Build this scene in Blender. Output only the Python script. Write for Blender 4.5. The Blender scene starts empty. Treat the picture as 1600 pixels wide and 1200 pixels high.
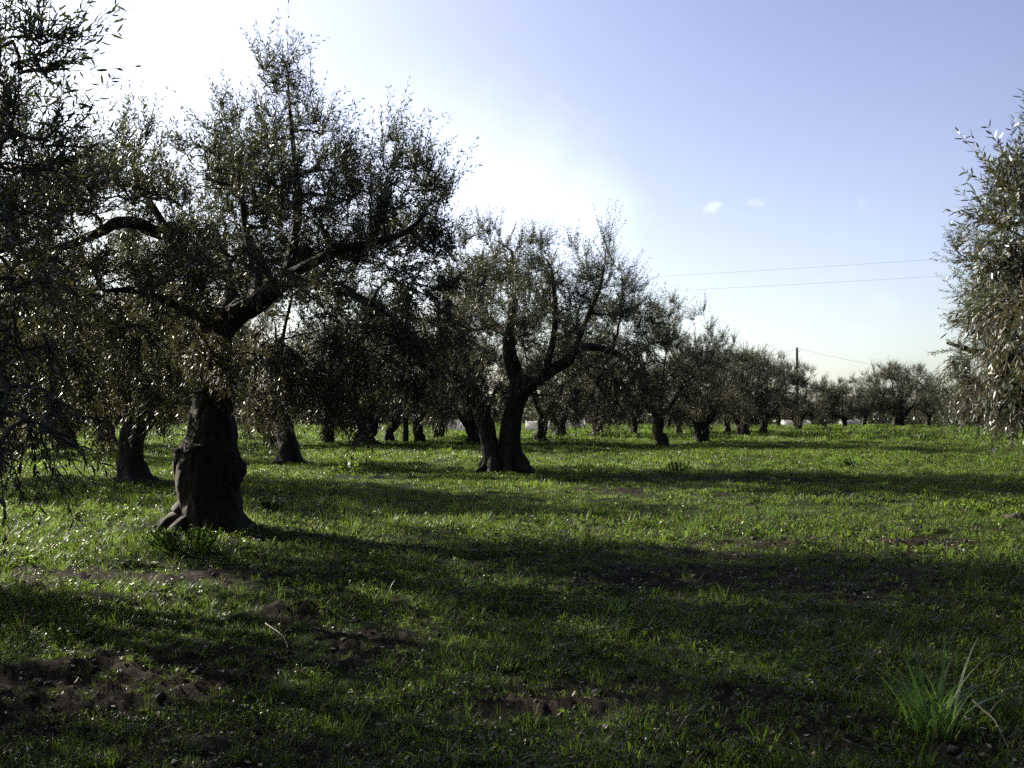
import bpy, math, numpy as np
from mathutils import Vector

# ------------------------------------------------------------------ camera
scene = bpy.context.scene
COL = scene.collection
F = 1600.0                       # focal length in photo pixels (photo is 1600 wide)
CAMH = 1.6
PITCH = math.atan(45.0 / F)
cam_d = bpy.data.cameras.new("camera"); cam = bpy.data.objects.new("camera", cam_d); COL.objects.link(cam)
cam_d.sensor_width = 36.0; cam_d.lens = 36.0 * F / 1600.0
cam_d.clip_start = 0.05; cam_d.clip_end = 8000
cam.location = (0, 0, CAMH); cam.rotation_euler = (math.pi / 2 + PITCH, 0, 0)
scene.camera = cam

# ------------------------------------------------------------------ light
SUN_AZ = math.radians(-55)       # from +Y (view direction), negative = to the left
SUN_EL = math.radians(24.5)
SUN_DIR = Vector((math.sin(SUN_AZ) * math.cos(SUN_EL), math.cos(SUN_AZ) * math.cos(SUN_EL), math.sin(SUN_EL)))
sl = bpy.data.lights.new("sun", 'SUN'); sl.energy = 5.0; sl.angle = math.radians(0.5); sl.color = (1.0, 0.93, 0.80)
so = bpy.data.objects.new("sun", sl); COL.objects.link(so)
so.rotation_euler = (-SUN_DIR).to_track_quat('-Z', 'Y').to_euler(); so.location = SUN_DIR * 60

scene.view_settings.view_transform = 'Standard'; scene.view_settings.look = 'None'
scene.view_settings.exposure = 1.60; scene.view_settings.gamma = 1.0
scene.view_settings.use_curve_mapping = False
scene.render.engine = 'CYCLES'
scene.cycles.max_bounces = 5; scene.cycles.diffuse_bounces = 2; scene.cycles.glossy_bounces = 2
scene.cycles.transmission_bounces = 3; scene.cycles.transparent_max_bounces = 4
scene.cycles.sample_clamp_indirect = 3.0; scene.cycles.blur_glossy = 0.5
scene.cycles.use_denoising = False

def ray(px, py):
    u = (px - 800) / F; v = (600 - py) / F
    ca, sa = math.cos(PITCH), math.sin(PITCH)
    return u, ca - v * sa, sa + v * ca
def P(px, py, d):
    u, y, z = ray(px, py); t = d / y
    return (u * t, d, CAMH + z * t)
def G(px, py):
    u, y, z = ray(px, py); t = -CAMH / z
    return (u * t, y * t)

# ------------------------------------------------------------------ node helpers
def newmat(name):
    m = bpy.data.materials.new(name); m.use_nodes = True
    nt = m.node_tree; nt.nodes.clear()
    return m, nt
def nd(nt, typ, **kw):
    n = nt.nodes.new(typ)
    for k, v in kw.items():
        if k.startswith('i_'):
            n.inputs[k[2:].replace('_', ' ')].default_value = v
        else: setattr(n, k, v)
    return n
def lk(nt, a, b): nt.links.new(a, b)
def math_(nt, op, a, b=None, clamp=False):
    n = nt.nodes.new('ShaderNodeMath'); n.operation = op; n.use_clamp = clamp
    for i, v in enumerate((a, b)):
        if v is None: continue
        if isinstance(v, (int, float)): n.inputs[i].default_value = v
        else: nt.links.new(v, n.inputs[i])
    return n.outputs[0]
def mixc(nt, fac, a, b, blend='MIX'):
    n = nt.nodes.new('ShaderNodeMix'); n.data_type = 'RGBA'; n.blend_type = blend
    for s, v in ((n.inputs['Factor'], fac), (n.inputs['A'], a), (n.inputs['B'], b)):
        pass
    fs = [i for i in n.inputs if i.name == 'Factor' and i.type == 'VALUE'][0]
    ca = [i for i in n.inputs if i.name == 'A' and i.type == 'RGBA'][0]
    cb = [i for i in n.inputs if i.name == 'B' and i.type == 'RGBA'][0]
    for s, v in ((fs, fac), (ca, a), (cb, b)):
        if isinstance(v, (int, float)): s.default_value = v
        elif isinstance(v, tuple): s.default_value = v if len(v) == 4 else (*v, 1)
        else: nt.links.new(v, s)
    return [o for o in n.outputs if o.type == 'RGBA'][0]
def ramp(nt, src, stops):
    n = nt.nodes.new('ShaderNodeValToRGB'); e = n.color_ramp.elements
    while len(e) < len(stops): e.new(0.5)
    for el, (p, c) in zip(e, stops):
        el.position = p; el.color = (c, c, c, 1) if isinstance(c, (int, float)) else (*c, 1)
    nt.links.new(src, n.inputs[0]); return n.outputs[0]
def noise(nt, vec, scale, detail=4, rough=0.55, out='Fac'):
    n = nd(nt, 'ShaderNodeTexNoise'); n.inputs['Scale'].default_value = scale
    n.inputs['Detail'].default_value = detail; n.inputs['Roughness'].default_value = rough
    if vec is not None: lk(nt, vec, n.inputs['Vector'])
    return n.outputs[out]

# ------------------------------------------------------------------ world
world = bpy.data.worlds.new("World"); scene.world = world; world.use_nodes = True
wt = world.node_tree; wt.nodes.clear()
sky = wt.nodes.new('ShaderNodeTexSky'); sky.sky_type = 'NISHITA'; sky.sun_disc = False
sky.sun_elevation = SUN_EL; sky.sun_rotation = SUN_AZ
sky.altitude = 50; sky.air_density = 1.0; sky.dust_density = 1.6; sky.ozone_density = 2.0
tc = wt.nodes.new('ShaderNodeTexCoord'); dirv = tc.outputs['Generated']
dot = nd(wt, 'ShaderNodeVectorMath', operation='DOT_PRODUCT'); lk(wt, dirv, dot.inputs[0]); dot.inputs[1].default_value = SUN_DIR
cosang = math_(wt, 'MAXIMUM', dot.outputs['Value'], 0.0)
aur1 = math_(wt, 'MULTIPLY', math_(wt, 'POWER', cosang, 5.0), 4.6)      # bright hazy air round the sun
aur2 = math_(wt, 'MULTIPLY', math_(wt, 'POWER', cosang, 30.0), 3.0)
aur = math_(wt, 'ADD', aur1, aur2)
# thin high cloud, only where warped blobs of directions allow it
nz = noise(wt, dirv, 13.0, 8, 0.62, 'Color')
wv = nd(wt, 'ShaderNodeVectorMath', operation='MULTIPLY_ADD'); lk(wt, nz, wv.inputs[0]); wv.inputs[1].default_value = (.06,) * 3
lk(wt, dirv, wv.inputs[2])
clouds = None
def cdir(px, py):
    v = Vector(ray(px, py)).normalized(); return v + Vector((.03,) * 3)
for (px, py, r0, r1, amt) in ((968, 322, .001, .034, .45), (935, 335, .001, .065, .6), (880, 345, .01, .10, .8), (800, 340, .01, .14, .9), (690, 350, .02, .18, .9),
                              (1116, 323, .0005, .010, .8), (1122, 319, .0005, .007, .7), (1182, 322, .0005, .007, .35), (1340, 322, .001, .010, .15),
                              (1390, 470, .001, .022, .12), (1475, 487, .001, .012, .15)):
    ds = nd(wt, 'ShaderNodeVectorMath', operation='DISTANCE'); lk(wt, wv.outputs[0], ds.inputs[0]); ds.inputs[1].default_value = cdir(px, py)
    mr = nd(wt, 'ShaderNodeMapRange', interpolation_type='SMOOTHSTEP'); lk(wt, ds.outputs['Value'], mr.inputs['Value'])
    mr.inputs['From Min'].default_value = r1; mr.inputs['From Max'].default_value = r0
    mr.inputs['To Min'].default_value = 0; mr.inputs['To Max'].default_value = amt
    clouds = mr.outputs[0] if clouds is None else math_(wt, 'MAXIMUM', clouds, mr.outputs[0])
hsv = nd(wt, 'ShaderNodeHueSaturation'); hsv.inputs['Saturation'].default_value = 0.88; hsv.inputs['Hue'].default_value = 0.530
lk(wt, sky.outputs[0], hsv.inputs['Color'])
c1 = mixc(wt, aur, hsv.outputs[0], hsv.outputs[0])
def addcol(base, fac, col):
    sc = nd(wt, 'ShaderNodeVectorMath', operation='SCALE'); sc.inputs[0].default_value = col; lk(wt, fac, sc.inputs['Scale'])
    ad = nd(wt, 'ShaderNodeVectorMath', operation='ADD'); lk(wt, base, ad.inputs[0]); lk(wt, sc.outputs[0], ad.inputs[1]); return ad.outputs[0]
sepz = nd(wt, 'ShaderNodeSeparateXYZ'); lk(wt, dirv, sepz.inputs[0])
low = math_(wt, 'POWER', math_(wt, 'SUBTRACT', 1.0, math_(wt, 'ABSOLUTE', sepz.outputs['Z'])), 6.0)   # hazier air toward the horizon
low = math_(wt, 'MULTIPLY', low, math_(wt, 'ADD', .35, math_(wt, 'MULTIPLY', cosang, .65)))
col = addcol(hsv.outputs[0], aur, (.94, 1.05, 0.96))
col = addcol(col, math_(wt, 'MULTIPLY', low, 2.9), (1.02, 1.0, 1.10))
col = addcol(col, clouds, (1.5, 1.5, 1.5))
# added dimming of the sky away from the sun, to deepen the shade
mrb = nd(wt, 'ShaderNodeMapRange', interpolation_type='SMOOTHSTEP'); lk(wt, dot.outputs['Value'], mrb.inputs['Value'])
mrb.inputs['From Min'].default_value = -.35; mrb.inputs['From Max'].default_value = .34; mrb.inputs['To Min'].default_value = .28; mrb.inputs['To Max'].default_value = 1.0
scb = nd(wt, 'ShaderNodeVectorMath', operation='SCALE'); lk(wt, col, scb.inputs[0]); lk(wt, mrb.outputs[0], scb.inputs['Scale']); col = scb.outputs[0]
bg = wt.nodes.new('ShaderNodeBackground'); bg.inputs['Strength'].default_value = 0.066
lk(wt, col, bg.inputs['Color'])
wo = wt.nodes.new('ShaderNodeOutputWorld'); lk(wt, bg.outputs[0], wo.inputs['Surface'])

# ------------------------------------------------------------------ numpy noise
def _hash(ix, iy, iz, seed):
    h = (ix.astype(np.int64) * 374761393 + iy.astype(np.int64) * 668265263 + iz.astype(np.int64) * 2147483647 + seed * 974711) & 0xffffffff
    h = ((h ^ (h >> 13)) * 1274126177) & 0xffffffff
    h = ((h ^ (h >> 16)) * 2246822519) & 0xffffffff
    return ((h ^ (h >> 15)) & 0xffff) / 65535.0 * 2 - 1
def vnoise(x, y, z=0.0, seed=0):
    x, y, z = np.broadcast_arrays(np.asarray(x, float), np.asarray(y, float), np.asarray(z, float))
    fx, fy, fz = np.floor(x), np.floor(y), np.floor(z)
    ux, uy, uz = x - fx, y - fy, z - fz
    ux = ux * ux * (3 - 2 * ux); uy = uy * uy * (3 - 2 * uy); uz = uz * uz * (3 - 2 * uz)
    fx = fx.astype(np.int64); fy = fy.astype(np.int64); fz = fz.astype(np.int64)
    r = 0
    for a in (0, 1):
        for b in (0, 1):
            for c in (0, 1):
                w = (ux if a else 1 - ux) * (uy if b else 1 - uy) * (uz if c else 1 - uz)
                r = r + w * _hash(fx + a, fy + b, fz + c, seed)
    return r
def sstep(a, b, x):
    t = np.clip((x - a) / (b - a), 0, 1); return t * t * (3 - 2 * t)

# ------------------------------------------------------------------ ground shape
BARE = []       # (x, y, rx, ry, strength) patches of open soil
for (px, py, rpx, ry, s) in ((1290, 845, 240, .55, .95), (1480, 828, 120, .5, .7), (1090, 862, 120, .45, .7), (120, 1080, 220, .75, .9), (330, 1030, 200, .35, .6),
                       (600, 1010, 120, .75, .85), (470, 962, 70, .3, .8), (930, 1090, 150, .5, .5), (1330, 900, 260, 1.0, .5), (60, 905, 120, .8, .6), (240, 900, 130, .7, .5),
                       (1080, 905, 150, .6, .6), (960, 765, 160, .8, .5), (1230, 752, 130, .9, .45), (1180, 1120, 180, .5, .6), (1540, 1160, 110, .4, .7), (700, 960, 120, .4, .5), (380, 1180, 300, .4, .5)):
    gx_, gy_ = G(px, py); BARE.append((gx_, gy_, rpx / F * gy_, ry, s))
def bare(x, y):
    b = np.zeros(np.broadcast(x, y).shape)
    wx = x + .35 * vnoise(x * 1.3, y * 1.3, seed=5); wy = y + .3 * vnoise(x * 1.3, y * 1.3, seed=6)
    for (cx, cy, rx, ry, s) in BARE:
        q = ((wx - cx) / rx) ** 2 + ((wy - cy) / ry) ** 2
        b = np.maximum(b, s * sstep(1.4, .4, q))
    n = .55 * vnoise(x * .9, y * 1.6, seed=9) + .45 * vnoise(x * 2.7, y * 3.6, seed=10)
    b = b + .45 * sstep(.15, .6, n) + .25 * n * b
    return np.clip(b, 0, 1)
def H(x, y):
    x = np.asarray(x, float); y = np.asarray(y, float)
    d = np.hypot(x, y)
    near = sstep(60, 18, d)
    b = bare(x, y) * sstep(40, 20, d)
    h = .05 * vnoise(x * .16, y * .16, seed=1) + near * (.035 * vnoise(x * .7, y * .9, seed=2) + .018 * vnoise(x * 2.2, y * 2.6, seed=3))
    cl = np.abs(vnoise(x * 5.5, y * 5.5, seed=4))
    cl2 = np.abs(vnoise(x * 13, y * 13, seed=7))
    h = h + near * b * (.06 * cl + .045 * cl2 + .03 * np.abs(vnoise(x * 29, y * 29, seed=17)) - .03) + near * .006 * vnoise(x * 9, y * 9, seed=8)
    # a turned ridge of clods
    for (px, py, rpx, hh) in ((470, 962, 62, .10), (385, 968, 30, .07), (1000, 868, 90, .05), (1240, 852, 80, .07), (1470, 832, 70, .08)):
        cx, cy = G(px, py); rx = rpx / F * cy
        h = h + hh * np.exp(-(((x - cx) / rx) ** 2) ** 1.5 - ((y - cy - .1 * vnoise(x * 3, 0 * x, seed=12)) / .13) ** 2) * (.8 + .5 * vnoise(x * 8, y * 8, seed=11))
    return h
def h1(x, y): return float(H(np.array([x]), np.array([y]))[0])

def mesh_np(name, V, Fq=None, Ft=None, mats=(), smooth=False, attrs=None, matidx=None):
    """quads Fq (n,4) then tris Ft (m,3)"""
    me = bpy.data.meshes.new(name)
    V = np.asarray(V, np.float32)
    nq = 0 if Fq is None else len(Fq); ntr = 0 if Ft is None else len(Ft)
    loops = np.concatenate([a for a in ((np.asarray(Fq).ravel() if nq else np.zeros(0)), (np.asarray(Ft).ravel() if ntr else np.zeros(0)))]).astype(np.int32)
    starts = np.concatenate([np.arange(nq) * 4, nq * 4 + np.arange(ntr) * 3]).astype(np.int32)
    me.vertices.add(len(V)); me.loops.add(len(loops)); me.polygons.add(nq + ntr)
    me.vertices.foreach_set('co', V.ravel())
    me.loops.foreach_set('vertex_index', loops)
    me.polygons.foreach_set('loop_start', starts)
    if smooth: me.polygons.foreach_set('use_smooth', np.ones(nq + ntr, bool))
    if matidx is not None: me.polygons.foreach_set('material_index', np.asarray(matidx, np.int32))
    for m in mats: me.materials.append(m)
    for k, a in (attrs or {}).items():
        at = me.attributes.new(k, 'FLOAT', 'POINT'); at.data.foreach_set('value', np.asarray(a, np.float32))
    me.update(calc_edges=True); me.validate()
    return me
def link(name, me, parent=None, **props):
    o = bpy.data.objects.new(name, me); COL.objects.link(o)
    if parent is not None: o.parent = parent
    for k, v in props.items(): o[k] = v
    return o

# ------------------------------------------------------------------ materials
def mat_ground():
    m, nt = newmat("soil_and_turf")
    g = nd(nt, 'ShaderNodeNewGeometry'); pos = g.outputs['Position']
    at = nd(nt, 'ShaderNodeAttribute', attribute_name='bare')
    n1 = noise(nt, pos, 1.1, 6, .6); n2 = noise(nt, pos, 14, 6, .65); n3 = noise(nt, pos, 60, 4, .6); n4 = noise(nt, pos, .12, 3)
    soil = ramp(nt, n2, [(.25, (.004, .0035, .0025)), (.5, (.013, .010, .007)), (.8, (.048, .038, .026))])
    litter = ramp(nt, n3, [(.60, 0.0), (.72, 1.0)])
    soil = mixc(nt, math_(nt, 'MULTIPLY', litter, .5), soil, (.17, .135, .09))
    turf = ramp(nt, n2, [(.3, (.003, .008, .002)), (.6, (.010, .020, .004)), (.85, (.026, .036, .010))])
    turf = mixc(nt, ramp(nt, n4, [(.4, 0.), (.65, .5)]), turf, (.07, .075, .025))
    f = math_(nt, 'ADD', at.outputs['Fac'], math_(nt, 'MULTIPLY', math_(nt, 'SUBTRACT', n1, .5), .6), True)
    f = ramp(nt, f, [(.15, 0.), (.5, 1.)])
    # far off the turf closes up
    colr = mixc(nt, f, turf, soil)
    bs = nd(nt, 'ShaderNodeBsdfPrincipled'); lk(nt, colr, bs.inputs['Base Color']); bs.inputs['Roughness'].default_value = 1.0
    bs.inputs['Specular IOR Level'].default_value = .06
    bp = nd(nt, 'ShaderNodeBump'); bp.inputs['Strength'].default_value = .9; bp.inputs['Distance'].default_value = .03
    lk(nt, math_(nt, 'ADD', n2, math_(nt, 'MULTIPLY', n3, .5)), bp.inputs['Height']); lk(nt, bp.outputs[0], bs.inputs['Normal'])
    o = nd(nt, 'ShaderNodeOutputMaterial'); lk(nt, bs.outputs[0], o.inputs[0]); return m

def mat_leaf(name, top, under, brown, trans, rough=.36, tfac=.3, spec=.6):
    m, nt = newmat(name)
    g = nd(nt, 'ShaderNodeNewGeometry')
    at = nd(nt, 'ShaderNodeAttribute', attribute_name='tint')
    v = at.outputs['Fac']
    c = mixc(nt, g.outputs['Backfacing'], top, under)
    c = mixc(nt, ramp(nt, v, [(.0, .0), (.55, .0), (.95, .9)]), c, brown)
    val = ramp(nt, v, [(0, .55), (.5, 1.25), (.75, .8), (1, 1.1)])
    c = mixc(nt, 1.0, c, val, 'MULTIPLY')
    bs = nd(nt, 'ShaderNodeBsdfPrincipled'); lk(nt, c, bs.inputs['Base Color']); bs.inputs['Roughness'].default_value = rough
    bs.inputs['Specular IOR Level'].default_value = spec
    tr = nd(nt, 'ShaderNodeBsdfTranslucent')
    tcx = mixc(nt, ramp(nt, v, [(.5, 0.), (.95, .8)]), trans, (.12, .075, .025))
    lk(nt, tcx, tr.inputs['Color'])
    mx = nd(nt, 'ShaderNodeMixShader'); mx.inputs[0].default_value = tfac; lk(nt, bs.outputs[0], mx.inputs[1]); lk(nt, tr.outputs[0], mx.inputs[2])
    o = nd(nt, 'ShaderNodeOutputMaterial'); lk(nt, mx.outputs[0], o.inputs[0]); return m

def mat_grass(name, a, b, trans, rough=.42, tfac=.5, dry=(.075, .06, .025), spec=.18):
    m, nt = newmat(name)
    g = nd(nt, 'ShaderNodeNewGeometry'); oi = nd(nt, 'ShaderNodeObjectInfo')
    n = noise(nt, g.outputs['Position'], .45, 4); n2 = noise(nt, g.outputs['Position'], 3.0, 3)
    r = oi.outputs['Random']
    at = nd(nt, 'ShaderNodeAttribute', attribute_name='tint')
    f = math_(nt, 'ADD', math_(nt, 'MULTIPLY', r, .3), math_(nt, 'MULTIPLY', n, .7))
    c = mixc(nt, ramp(nt, f, [(.3, 0.), (.7, 1.)]), a, b)
    d = ramp(nt, math_(nt, 'ADD', math_(nt, 'MULTIPLY', at.outputs['Fac'], .6), math_(nt, 'MULTIPLY', n2, .5)), [(.62, 0.), (.76, 1.)])
    c = mixc(nt, d, c, dry)
    bs = nd(nt, 'ShaderNodeBsdfPrincipled'); lk(nt, c, bs.inputs['Base Color']); bs.inputs['Roughness'].default_value = rough
    bs.inputs['Specular IOR Level'].default_value = spec
    tr = nd(nt, 'ShaderNodeBsdfTranslucent')
    tcl = mixc(nt, ramp(nt, f, [(.3, 0.), (.62, 1.)]), (trans[0] * .75, trans[1] * .9, trans[2]), (trans[0] * 1.6, trans[1] * 1.5, trans[2] * 1.4))
    tcl = mixc(nt, d, tcl, tuple(v * 1.2 for v in dry))
    lk(nt, tcl, tr.inputs['Color'])
    mx = nd(nt, 'ShaderNodeMixShader'); mx.inputs[0].default_value = tfac; lk(nt, bs.outputs[0], mx.inputs[1]); lk(nt, tr.outputs[0], mx.inputs[2])
    o = nd(nt, 'ShaderNodeOutputMaterial'); lk(nt, mx.outputs[0], o.inputs[0]); return m

def mat_bark(name, dark, light, moss, scale=1.0):
    m, nt = newmat(name)
    tcn = nd(nt, 'ShaderNodeTexCoord'); mp = nd(nt, 'ShaderNodeMapping'); lk(nt, tcn.outputs['Object'], mp.inputs[0]); mp.inputs['Scale'].default_value = (1, 1, .28)
    v = mp.outputs[0]
    n1 = noise(nt, v, 16 * scale, 6, .7); n2 = noise(nt, tcn.outputs['Object'], 3, 4, .6); n3 = noise(nt, v, 55 * scale, 3)
    c = ramp(nt, n1, [(.3, dark), (.55, tuple((a + b) / 2 for a, b in zip(dark, light))), (.75, light)])
    c = mixc(nt, ramp(nt, n2, [(.5, 0.), (.72, .7)]), c, moss)
    bs = nd(nt, 'ShaderNodeBsdfPrincipled'); lk(nt, c, bs.inputs['Base Color']); bs.inputs['Roughness'].default_value = .85
    bs.inputs['Specular IOR Level'].default_value = .25
    bp = nd(nt, 'ShaderNodeBump'); bp.inputs['Strength'].default_value = 1.0; bp.inputs['Distance'].default_value = .03
    lk(nt, math_(nt, 'ADD', n1, math_(nt, 'MULTIPLY', n3, .35)), bp.inputs['Height']); lk(nt, bp.outputs[0], bs.inputs['Normal'])
    o = nd(nt, 'ShaderNodeOutputMaterial'); lk(nt, bs.outputs[0], o.inputs[0]); return m
def mat_plain(name, a, b, rough=.8, scale=8, bump=.3):
    m, nt = newmat(name)
    tcn = nd(nt, 'ShaderNodeTexCoord'); n1 = noise(nt, tcn.outputs['Object'], scale, 6, .6)
    c = ramp(nt, n1, [(.3, a), (.7, b)])
    bs = nd(nt, 'ShaderNodeBsdfPrincipled'); lk(nt, c, bs.inputs['Base Color']); bs.inputs['Roughness'].default_value = rough
    bp = nd(nt, 'ShaderNodeBump'); bp.inputs['Strength'].default_value = bump; bp.inputs['Distance'].default_value = .02
    lk(nt, n1, bp.inputs['Height']); lk(nt, bp.outputs[0], bs.inputs['Normal'])
    o = nd(nt, 'ShaderNodeOutputMaterial'); lk(nt, bs.outputs[0], o.inputs[0]); return m

M_GROUND = mat_ground()
M_LEAF = mat_leaf("olive_leaf", (.024, .033, .017), (.078, .086, .068), (.055, .038, .021), (.065, .078, .022), tfac=.30, rough=.45, spec=.45)
M_LEAF_PALE = mat_leaf("olive_leaf_pale", (.040, .050, .028), (.13, .145, .115), (.085, .058, .034), (.07, .085, .025), tfac=.25, rough=.42)
M_BARK = mat_bark("olive_bark", (.010, .009, .007), (.072, .060, .046), (.032, .036, .021))
M_TWIG = mat_bark("olive_twig", (.05, .042, .033), (.14, .125, .10), (.08, .08, .06), 2.5)
M_GRASS = mat_grass("grass_blades", (.007, .024, .003), (.014, .026, .0035), (.110, .188, .022))
M_BROAD = mat_grass("weed_leaves", (.007, .022, .0035), (.014, .026, .005), (.105, .172, .022), rough=.36, spec=.3)
M_TALL_LIT = mat_grass("tall_grass_lit", (.05, .12, .025), (.09, .16, .045), (.18, .30, .05), rough=.35, dry=(.18, .18, .10), spec=.5)  # brighter copy of the grass, sun on the blades put into the colour
M_CLOD = mat_plain("soil_clod", (.008, .006, .004), (.050, .037, .026), .85, 30, .9)
M_DRY = mat_plain("dry_stalk", (.09, .07, .045), (.22, .18, .12), .6, 20, .2)

# ------------------------------------------------------------------ ground sheet
def build_ground():
    radii = [0.6]
    while radii[-1] < 45: radii.append(radii[-1] * 1.0125 + .002)
    while radii[-1] < 4000: radii.append(radii[-1] * 1.12)
    radii = np.array(radii)
    ang = np.concatenate([np.linspace(-38, 38, 620), np.linspace(38, 322, 120)[1:-1]]) * math.pi / 180
    R, A = np.meshgrid(radii, ang, indexing='ij')
    X = R * np.sin(A); Y = R * np.cos(A)
    Z = H(X, Y); B = bare(X, Y) * sstep(60, 25, R) + .0
    nr, na = R.shape
    V = np.stack([X, Y, Z], -1).reshape(-1, 3)
    i = np.arange(nr - 1)[:, None] * na; j = np.arange(na)[None, :]; j2 = (j + 1) % na
    Q = np.stack([i + j, i + j2, i + na + j2, i + na + j], -1).reshape(-1, 4)[:, ::-1]
    c = len(V); V = np.vstack([V, [[0, 0, h1(0, 0)]]])
    T = np.stack([np.full(na, c), np.arange(na), (np.arange(na) + 1) % na], -1)[:, ::-1]
    me = mesh_np("ground", V, Q, T, (M_GROUND,), True, {'bare': np.append(B.ravel(), 0)})
    link("ground", me, kind='structure')
build_ground()

# ------------------------------------------------------------------ tubes
def norm(v): return v / np.maximum(np.linalg.norm(v, axis=-1, keepdims=True), 1e-9)
def catmull(pts, rad, per):
    p = np.array(pts, float); r = np.array(rad, float)
    pp = np.vstack([2 * p[0] - p[1], p, 2 * p[-1] - p[-2]]); rr = np.concatenate([[r[0]], r, [r[-1]]])
    out = []; ro = []
    for k in range(len(p) - 1):
        t = np.linspace(0, 1, per, endpoint=False)[:, None]
        a, b, c, d = pp[k:k + 4]
        out.append(.5 * (2 * b + (c - a) * t + (2 * a - 5 * b + 4 * c - d) * t ** 2 + (3 * b - a - 3 * c + d) * t ** 3))
        t = t[:, 0]; t2 = t * t * (3 - 2 * t); ro.append(rr[k + 1] * (1 - t2) + rr[k + 2] * t2)
    out.append(p[-1:]); ro.append(r[-1:])
    return np.vstack(out), np.concatenate(ro)
def tubes(PL, RD, sides):
    """many thin polylines (n,k,3),(n,k) -> verts, quads"""
    n, k, _ = PL.shape
    T = np.gradient(PL, axis=1); T = norm(T)
    ref = np.where(np.abs(T[:, :1, 2:3]) > .9, np.array([[[1., 0, 0]]]), np.array([[[0, 0, 1.]]])) + 0 * T
    U = norm(np.cross(T, ref)); W = np.cross(T, U)
    a = np.arange(sides) / sides * 2 * math.pi
    V = PL[:, :, None] + RD[:, :, None, None] * (U[:, :, None] * np.cos(a)[:, None] + W[:, :, None] * np.sin(a)[:, None])
    base = (np.arange(n) * k * sides)[:, None, None] + (np.arange(k - 1) * sides)[None, :, None]
    s = np.arange(sides)[None, None]; s2 = (s + 1) % sides
    Q = np.stack([base + s, base + s2, base + sides + s2, base + sides + s], -1).reshape(-1, 4)
    return V.reshape(-1, 3), Q
def limb_mesh(pts, rad, sides, per, seed, rough=.16, flare=0.0, flare_h=.45, cap=True, lobes=5):
    C, R = catmull(pts, rad, per)
    T = norm(np.gradient(C, axis=0))
    U = np.zeros_like(C); u = np.cross(T[0], [0.1, 1, 0.05]); u /= np.linalg.norm(u); U[0] = u
    for i in range(1, len(C)):
        u = U[i - 1] - T[i] * np.dot(U[i - 1], T[i]); U[i] = u / np.linalg.norm(u)
    W = np.cross(T, U)
    a = np.arange(sides) / sides * 2 * math.pi
    L = np.concatenate([[0], np.cumsum(np.linalg.norm(np.diff(C, axis=0), axis=1))])
    ca, sa = np.cos(a)[None], np.sin(a)[None]; hh = L[:, None]
    Rm = R[:, None]
    tw = hh * .6
    fl = vnoise(np.cos(a + tw) * 1.7 + 3, np.sin(a + tw) * 1.7, hh * .8, seed) * .9
    rid = 1 - np.abs(vnoise(np.cos(a + tw) * 4 + 3, np.sin(a + tw) * 4, hh * 1.1, seed + 1)) * 2
    kn = vnoise(ca * 1.3 * Rm * 4, sa * 1.3 * Rm * 4, hh * 4, seed + 2)
    fine = vnoise(ca * Rm * 24, sa * Rm * 24, hh * 12, seed + 3)
    q = Rm * (1 + rough * (fl + .35 * rid + .6 * kn)) + .012 * fine * np.minimum(1, Rm * 6)
    if flare:
        lobe = .5 + .5 * np.cos(a * lobes + 1.3 * vnoise(np.cos(a), np.sin(a), 0, seed + 5) * 2 + seed)
        q = q + Rm * flare * np.exp(-hh / flare_h) * (.35 + 1.1 * lobe[None] ** 1.5)
    V = C[:, None] + q[..., None] * (U[:, None] * ca[..., None] + W[:, None] * sa[..., None])
    k = len(C); V = V.reshape(-1, 3)
    i = np.arange(k - 1)[:, None] * sides; s = np.arange(sides)[None]; s2 = (s + 1) % sides
    Q = np.stack([i + s, i + s2, i + sides + s2, i + sides + s], -1).reshape(-1, 4)
    T3 = np.zeros((0, 3), int)
    if cap:
        c = len(V); V = np.vstack([V, C[-1] + T[-1] * R[-1] * .35])
        e = (k - 1) * sides
        T3 = np.stack([e + np.arange(sides), e + (np.arange(sides) + 1) % sides, np.full(sides, c)], -1)
    return V, Q, T3
def join(parts):
    Vs, Qs, Ts = [], [], []; o = 0
    for p in parts:
        V, Q = p[0], p[1]; T = p[2] if len(p) > 2 else np.zeros((0, 3), int)
        Vs.append(V); Qs.append(Q + o); Ts.append(T + o); o += len(V)
    return np.vstack(Vs), np.vstack(Qs), np.vstack(Ts)
def blob(c, r, seed, sides=20, rings=12, rough=.3, squash=(1, 1, 1)):
    th = np.linspace(0, math.pi, rings)[:, None]; a = np.arange(sides)[None] / sides * 2 * math.pi
    D = np.stack([np.sin(th) * np.cos(a), np.sin(th) * np.sin(a), np.cos(th) + 0 * a], -1)
    q = r * (1 + rough * vnoise(D[..., 0] * 2.2 + seed, D[..., 1] * 2.2, D[..., 2] * 2.2, seed) + rough * .5 * vnoise(D[..., 0] * 6, D[..., 1] * 6, D[..., 2] * 6, seed + 1))
    V = (D * q[..., None] * np.array(squash) + np.array(c)).reshape(-1, 3)
    i = np.arange(rings - 1)[:, None] * sides; s = np.arange(sides)[None]; s2 = (s + 1) % sides
    return V, np.stack([i + s, i + sides + s, i + sides + s2, i + s2], -1).reshape(-1, 4)

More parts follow.
